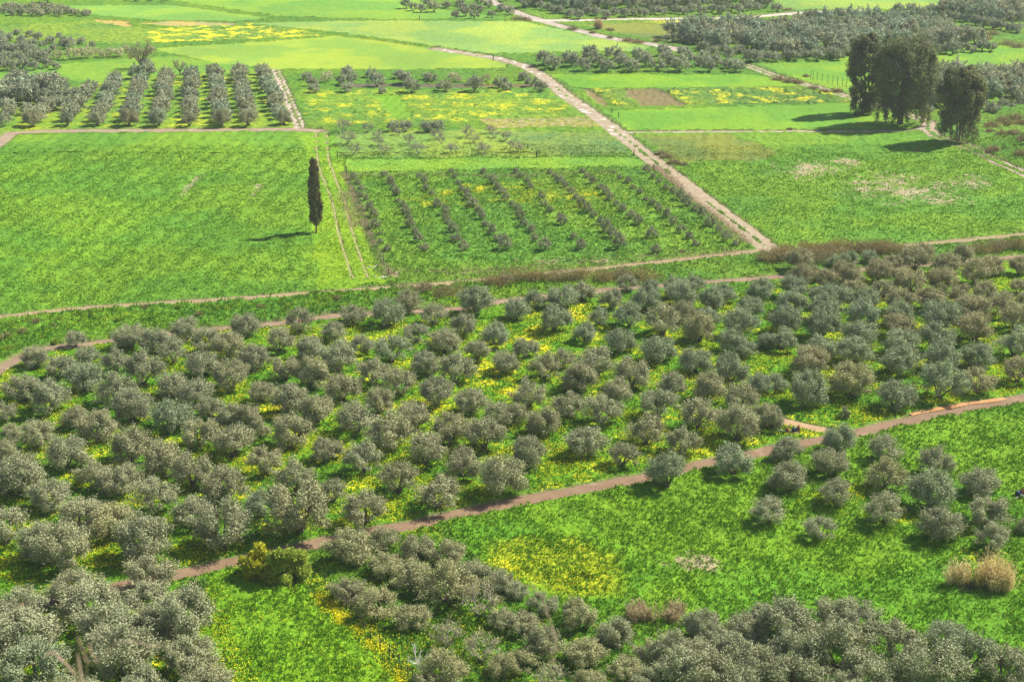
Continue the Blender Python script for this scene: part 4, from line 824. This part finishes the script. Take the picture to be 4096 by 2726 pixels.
h0_ = .15; q = smoothline(FL_ + np.array([0, -1.2]), .1); k = rng.integers(0, len(q), 9000); e = rng.normal(size=(9000, 2)) * .55; g_ = noise(q[k, 0], q[k, 1], 3.0, 6) > .38
P = np.concatenate([P, np.column_stack([q[k] + e, h0_ + .3 * rng.random(9000)])[g_]]); m = len(P); D = unit(rng.normal(size=(m, 3)) * np.array([1, 1, .35]))
v, f = cards(P, D, .11 + .06 * rng.random(m), .11, rng)
tag(link('yellow_flowers', leafmesh('yellow_flowers', v, f, M_YEL, rng.random(m))), 'yellow wildflowers carpeting the ground between the olives', 'flowers', None, 'stuff')
print('flowers', m)
# dry grass along the plot fence and its lower edge
segs = [([g1(Y2, a, b)[:2] for a, b in ((800,660),(870,830),(950,1010),(1010,1170),(1090,1360),(1190,1570))], .5), ([g1(Y2, a, b)[:2] for a, b in ((1190,1560),(1500,1540),(1800,1550))] + [g1(Y3, a, b)[:2] for a, b in ((0,1530),(450,1470),(1000,1430),(1500,1390),(2000,1350))], 1.1), ([g1(Y2, a, b)[:2] for a, b in ((930,680),(1200,690),(1600,675),(1760,690),(2290,690))] + [g1(Y3, 900, 660)[:2]], .6), ([g1(Y2, a, b)[:2] for a, b in ((800,850),(860,1010),(930,1140))], 1.2), ([g1(Y3, a, b)[:2] for a, b in ((1250,600),(1400,700),(1600,900),(1850,1080),(2100,1290))], .7)]
PP = []
for pts, sg in segs:
    q = smoothline(np.array(pts), .25); k = rng.integers(0, len(q), len(q) * 22); PP.append(q[k] + rng.normal(size=(len(k), 2)) * sg)
PP = np.concatenate(PP); m = len(PP); D = unit(np.array([0, 0, 1.]) + rng.normal(size=(m, 3)) * .5); Lh = .3 + .45 * rng.random(m)
v, f = cards(np.column_stack([PP, Lh * .45]), D, Lh, .05 + .03 * rng.random(m), rng)
tag(link('dry_grass', leafmesh('dry_grass', v, f, leaf_mat('straw', (.42, .33, .2), .3, .4, (1, 1, 1), False), rng.random(m))), 'pale dry grass along the fence of the young olive plot', 'grass', None, 'stuff')

# ------------------------------------------------------------ air
hz = bpy.data.materials.new('haze_air'); hz.use_nodes = True; hn = hz.node_tree
hn.nodes.remove(hn.nodes['Principled BSDF']); pv = hn.nodes.new('ShaderNodeVolumePrincipled')
pv.inputs['Color'].default_value = (.9, .94, .97, 1); pv.inputs['Density'].default_value = 0.00013
hn.links.new(pv.outputs[0], hn.nodes['Material Output'].inputs['Volume'])
X0, X1, Y0, Y1, Z0, Z1 = -4100, 4100, -3100, 5100, -1.2, 73
hv = [(a, b, c) for a in (X0, X1) for b in (Y0, Y1) for c in (Z0, Z1)]
hf = [[0, 1, 3, 2], [4, 6, 7, 5], [0, 4, 5, 1], [2, 3, 7, 6], [0, 2, 6, 4], [1, 5, 7, 3]]
tag(link('haze', fast_mesh('haze', hv, hf, hz)), 'thin pale haze over the whole plain', 'haze', None, 'stuff')

# ------------------------------------------------------------ the hillside under the viewpoint and dry stalks growing on it
ys = np.concatenate([np.linspace(-60, 2.7, 20), np.linspace(3.2, 84, 60)]); xs = np.linspace(-90, 90, 90)
X, Y = np.meshgrid(xs, ys); Zh = np.where(Y < 2.75, 68.85 + np.minimum(0, Y) * -.02, 68.8 - (Y - 2.75) * .87) + (noise(X, Y, 6, 3) - 1.0) * np.clip((Y - 3) * .06, 0, 1.5)
nx, ny = X.shape[1], X.shape[0]; i = (np.arange(ny - 1)[:, None] * nx + np.arange(nx - 1)[None]).ravel()
tag(link('hillside', fast_mesh('hillside', np.column_stack([X.ravel(), Y.ravel(), Zh.ravel()]), np.stack([i, i + 1, i + nx + 1, i + nx], 1), mg, True)), 'grassy hillside below the viewpoint', None, None, 'structure')
M_STALK = leaf_mat('dry_stalk', (.5, .36, .24), .1, .1, (1, 1, 1), False)
def stalk(tile, pts, dist, rad, label):
    P = []
    for a, b in pts:
        px, py = tile[0] + a / tile[2], tile[1] + b / tile[2]; u = (px - 2048) / FN; v = (1363 - py) / FN
        P.append((u * dist, (cT + v * sT) * dist, H + (-sT + v * cT) * dist))
    b0 = P[0]; P.insert(0, (b0[0] * .99, b0[1] - .05, 68.8)); q = smoothline(np.array(P), .02); n_ = len(q)
    base = np.array([P[0][0], P[0][1], 68.8]); v, f = tube(q - base, np.linspace(rad, rad * .6, n_), 6)
    e = q[-1] - base; hd = []; rr = np.random.default_rng(int(dist * 100))
    for k in range(14): t = q[-1 - k * 2 % n_] - base; d = unit(rr.normal(size=3) + np.array([0, 0, .5])) * rad * 5; hd.append(tube([t, t + d * .5, t + d], [rad * .5, rad * .8, rad * .2], 4))
    root = empty('dry_stalk', tuple(base)); tag(root, label, 'dry stalk', 'blurred dry stalks on the hillside close to the viewer')
    link('stem', fast_mesh('stem', v, f, M_STALK, True), root); v, f = join(hd); link('seed_head', fast_mesh('seed_head', v, f, M_STALK, True), root)
stalk(C1, [(760, 1400), (700, 1330), (590, 1200), (480, 1105)], 2.5, .0028, 'blurred thick dry stalk leaning left at the bottom left corner')
stalk(C1, [(720, 1420), (790, 1180), (880, 950), (960, 810)], 2.2, .0016, 'blurred thin upright dry stalk near the lower left corner')
stalk(C1, [(790, 1420), (900, 1230), (1000, 1085), (1100, 1010), (1250, 1015), (1400, 1050), (1500, 1045)], 2.4, .002, 'blurred dry stalk arching right near the lower left corner')
stalk(C3, [(330, 1420), (390, 1180), (400, 980), (340, 800), (270, 600), (195, 505)], 2.6, .0018, 'blurred tall dry stalk at the bottom centre')

# ------------------------------------------------------------ small farm clutter
def flat_mat(name, c, rough=.7):
    m, n, b = mat(name); g = N(n, 'ShaderNodeTexCoord').outputs['Object']; b.inputs['Roughness'].default_value = rough
    n.links.new(mix(n, rmp(n, nz(n, g, 5, 4), .35, .65), c, tuple(q * .7 for q in c)), b.inputs['Base Color']); return m
def stones(name, px, py, n, sx, sy, label, seed, big=.35, col=(.5, .46, .4)):
    x, y, m = at(px, py); r = np.random.default_rng(seed); parts = []
    for k in range(n):
        c = np.array([r.normal() * sx, r.normal() * sy, 0]); q = big * (.3 + .7 * r.random()); parts.append(tube([c + (0, 0, -.1), c + (0, 0, q * .2), c + (q * .1, 0, q * .6), c + (0, q * .1, q * .75)], [q * .6, q * .7, q * .5, q * .12], 6))
    v, f = join(parts); v = v + (noise(v[:, 0] * 9, v[:, 1] * 9, 1, seed)[:, None] - .5) * .12
    o = link(name, fast_mesh(name, v, f, flat_mat('stone', col))); o.location = (x, y, 0); tag(o, label, 'stones')
stones('rubble_heap', 1512, 1075, 34, 1.1, .9, 'pale rubble heap outside the lower left corner of the young plot', 1)
stones('rubble_heap', 1530, 1112, 12, .45, .16, 'few white stones between the farm track and the plot corner', 2, .4, (.65, .6, .52))
stones('rubble_heap', 2635, 675, 40, 1.6, 1.6, 'pale stones and rubble on the left verge of the dirt road', 3, .35, (.45, .38, .3))
stones('rubble_heap', 2875, 985, 26, 1.8, .8, 'scattered stones where the dirt road meets the farm track', 4, .3, (.5, .42, .34))
def box(c, s, rz=0.0):
    a = np.array([(i, j, k) for i in (-.5, .5) for j in (-.5, .5) for k in (-.5, .5)]) * np.array(s) * np.array([1, 1, 1]); a[1::2, :2] *= .9
    ca, sa = math.cos(rz), math.sin(rz); a = np.column_stack([a[:, 0] * ca - a[:, 1] * sa, a[:, 0] * sa + a[:, 1] * ca, a[:, 2]]) + np.array(c)
    return a, np.array([[0, 1, 3, 2], [4, 6, 7, 5], [0, 4, 5, 1], [2, 3, 7, 6], [0, 2, 6, 4], [1, 5, 7, 3]])
RUST, STEEL, BLUE, CONC = flat_mat('rust', (.33, .13, .07)), flat_mat('grey_steel', (.5, .5, .5), .4), flat_mat('blue_paint', (.045, .075, .14)), flat_mat('concrete', (.55, .5, .44))
def pump(px, py, label, kind):
    x, y, m = at(px, py); root = empty('water_pump', (x, y, 0)); tag(root, label, 'pump')
    v, f = join([box((0, 0, .12), (1.0, .7, .24), .3)]); link('plinth', fast_mesh('plinth', v, f, CONC), root)
    v, f = tube([(-.3, 0, .5), (-.25, 0, .5), (.25, .1, .55), (.3, .1, .55)], [.05, .24, .24, .05], 10); link('motor', fast_mesh('motor', v, f, BLUE, True), root)
    v, f = join([box((.42, .1, .55), (.3, .3, .6), .3), tube([(.42, .1, .8), (.45, .1, 1.05)], [.12, .08], 8)]); link('housing', fast_mesh('housing', v, f, RUST), root)
    e = (1.9, -1.5, .15) if kind else (-1.9, .1, .35)
    v, f = tube([(.1 if kind else -.3, -.1, .45), tuple(np.array(e) * .5 + (0, 0, .2)), e], [.07, .07, .07], 8); link('pipe', fast_mesh('pipe', v, f, STEEL, True), root)
pump(4072, 1990, 'small blue and rusty water pump with grey pipe at right edge', 1)
pump(3178, 1735, 'small rusty water pump beside the lower track junction', 0)
x, y, m = at(3148, 1738); v, f = join([box((0, 0, .3), (.35, .35, .6), .4), tube([(0, 0, .55), (0, 0, .85), (.05, 0, .9)], [.16, .16, .05], 8), box((-.15, 0, .1), (.6, .25, .2), .2)])
o = link('standpipe', fast_mesh('standpipe', v, f, RUST)); o.location = (x, y, 0); tag(o, 'orange brown standpipe left of the rusty water pump', 'standpipe')
for (px, py, lab) in ((1678, 82, 'small blue green marker post at far field corner top centre'), (1973, 243, 'small blue green marker post at the bend beside the light field')):
    x, y, m = at(px, py); v, f = join([tube([(0, 0, -.1), (0, 0, .9), (0, 0, 1.5), (0, 0, 1.6)], [.12, .13, .13, .04], 8), box((0, 0, .1), (.4, .4, .2), .1)])
    o = link('marker_post', fast_mesh('marker_post', v, f, flat_mat('teal_paint', (.06, .16, .2)))); o.location = (x, y, 0); tag(o, lab, 'post')
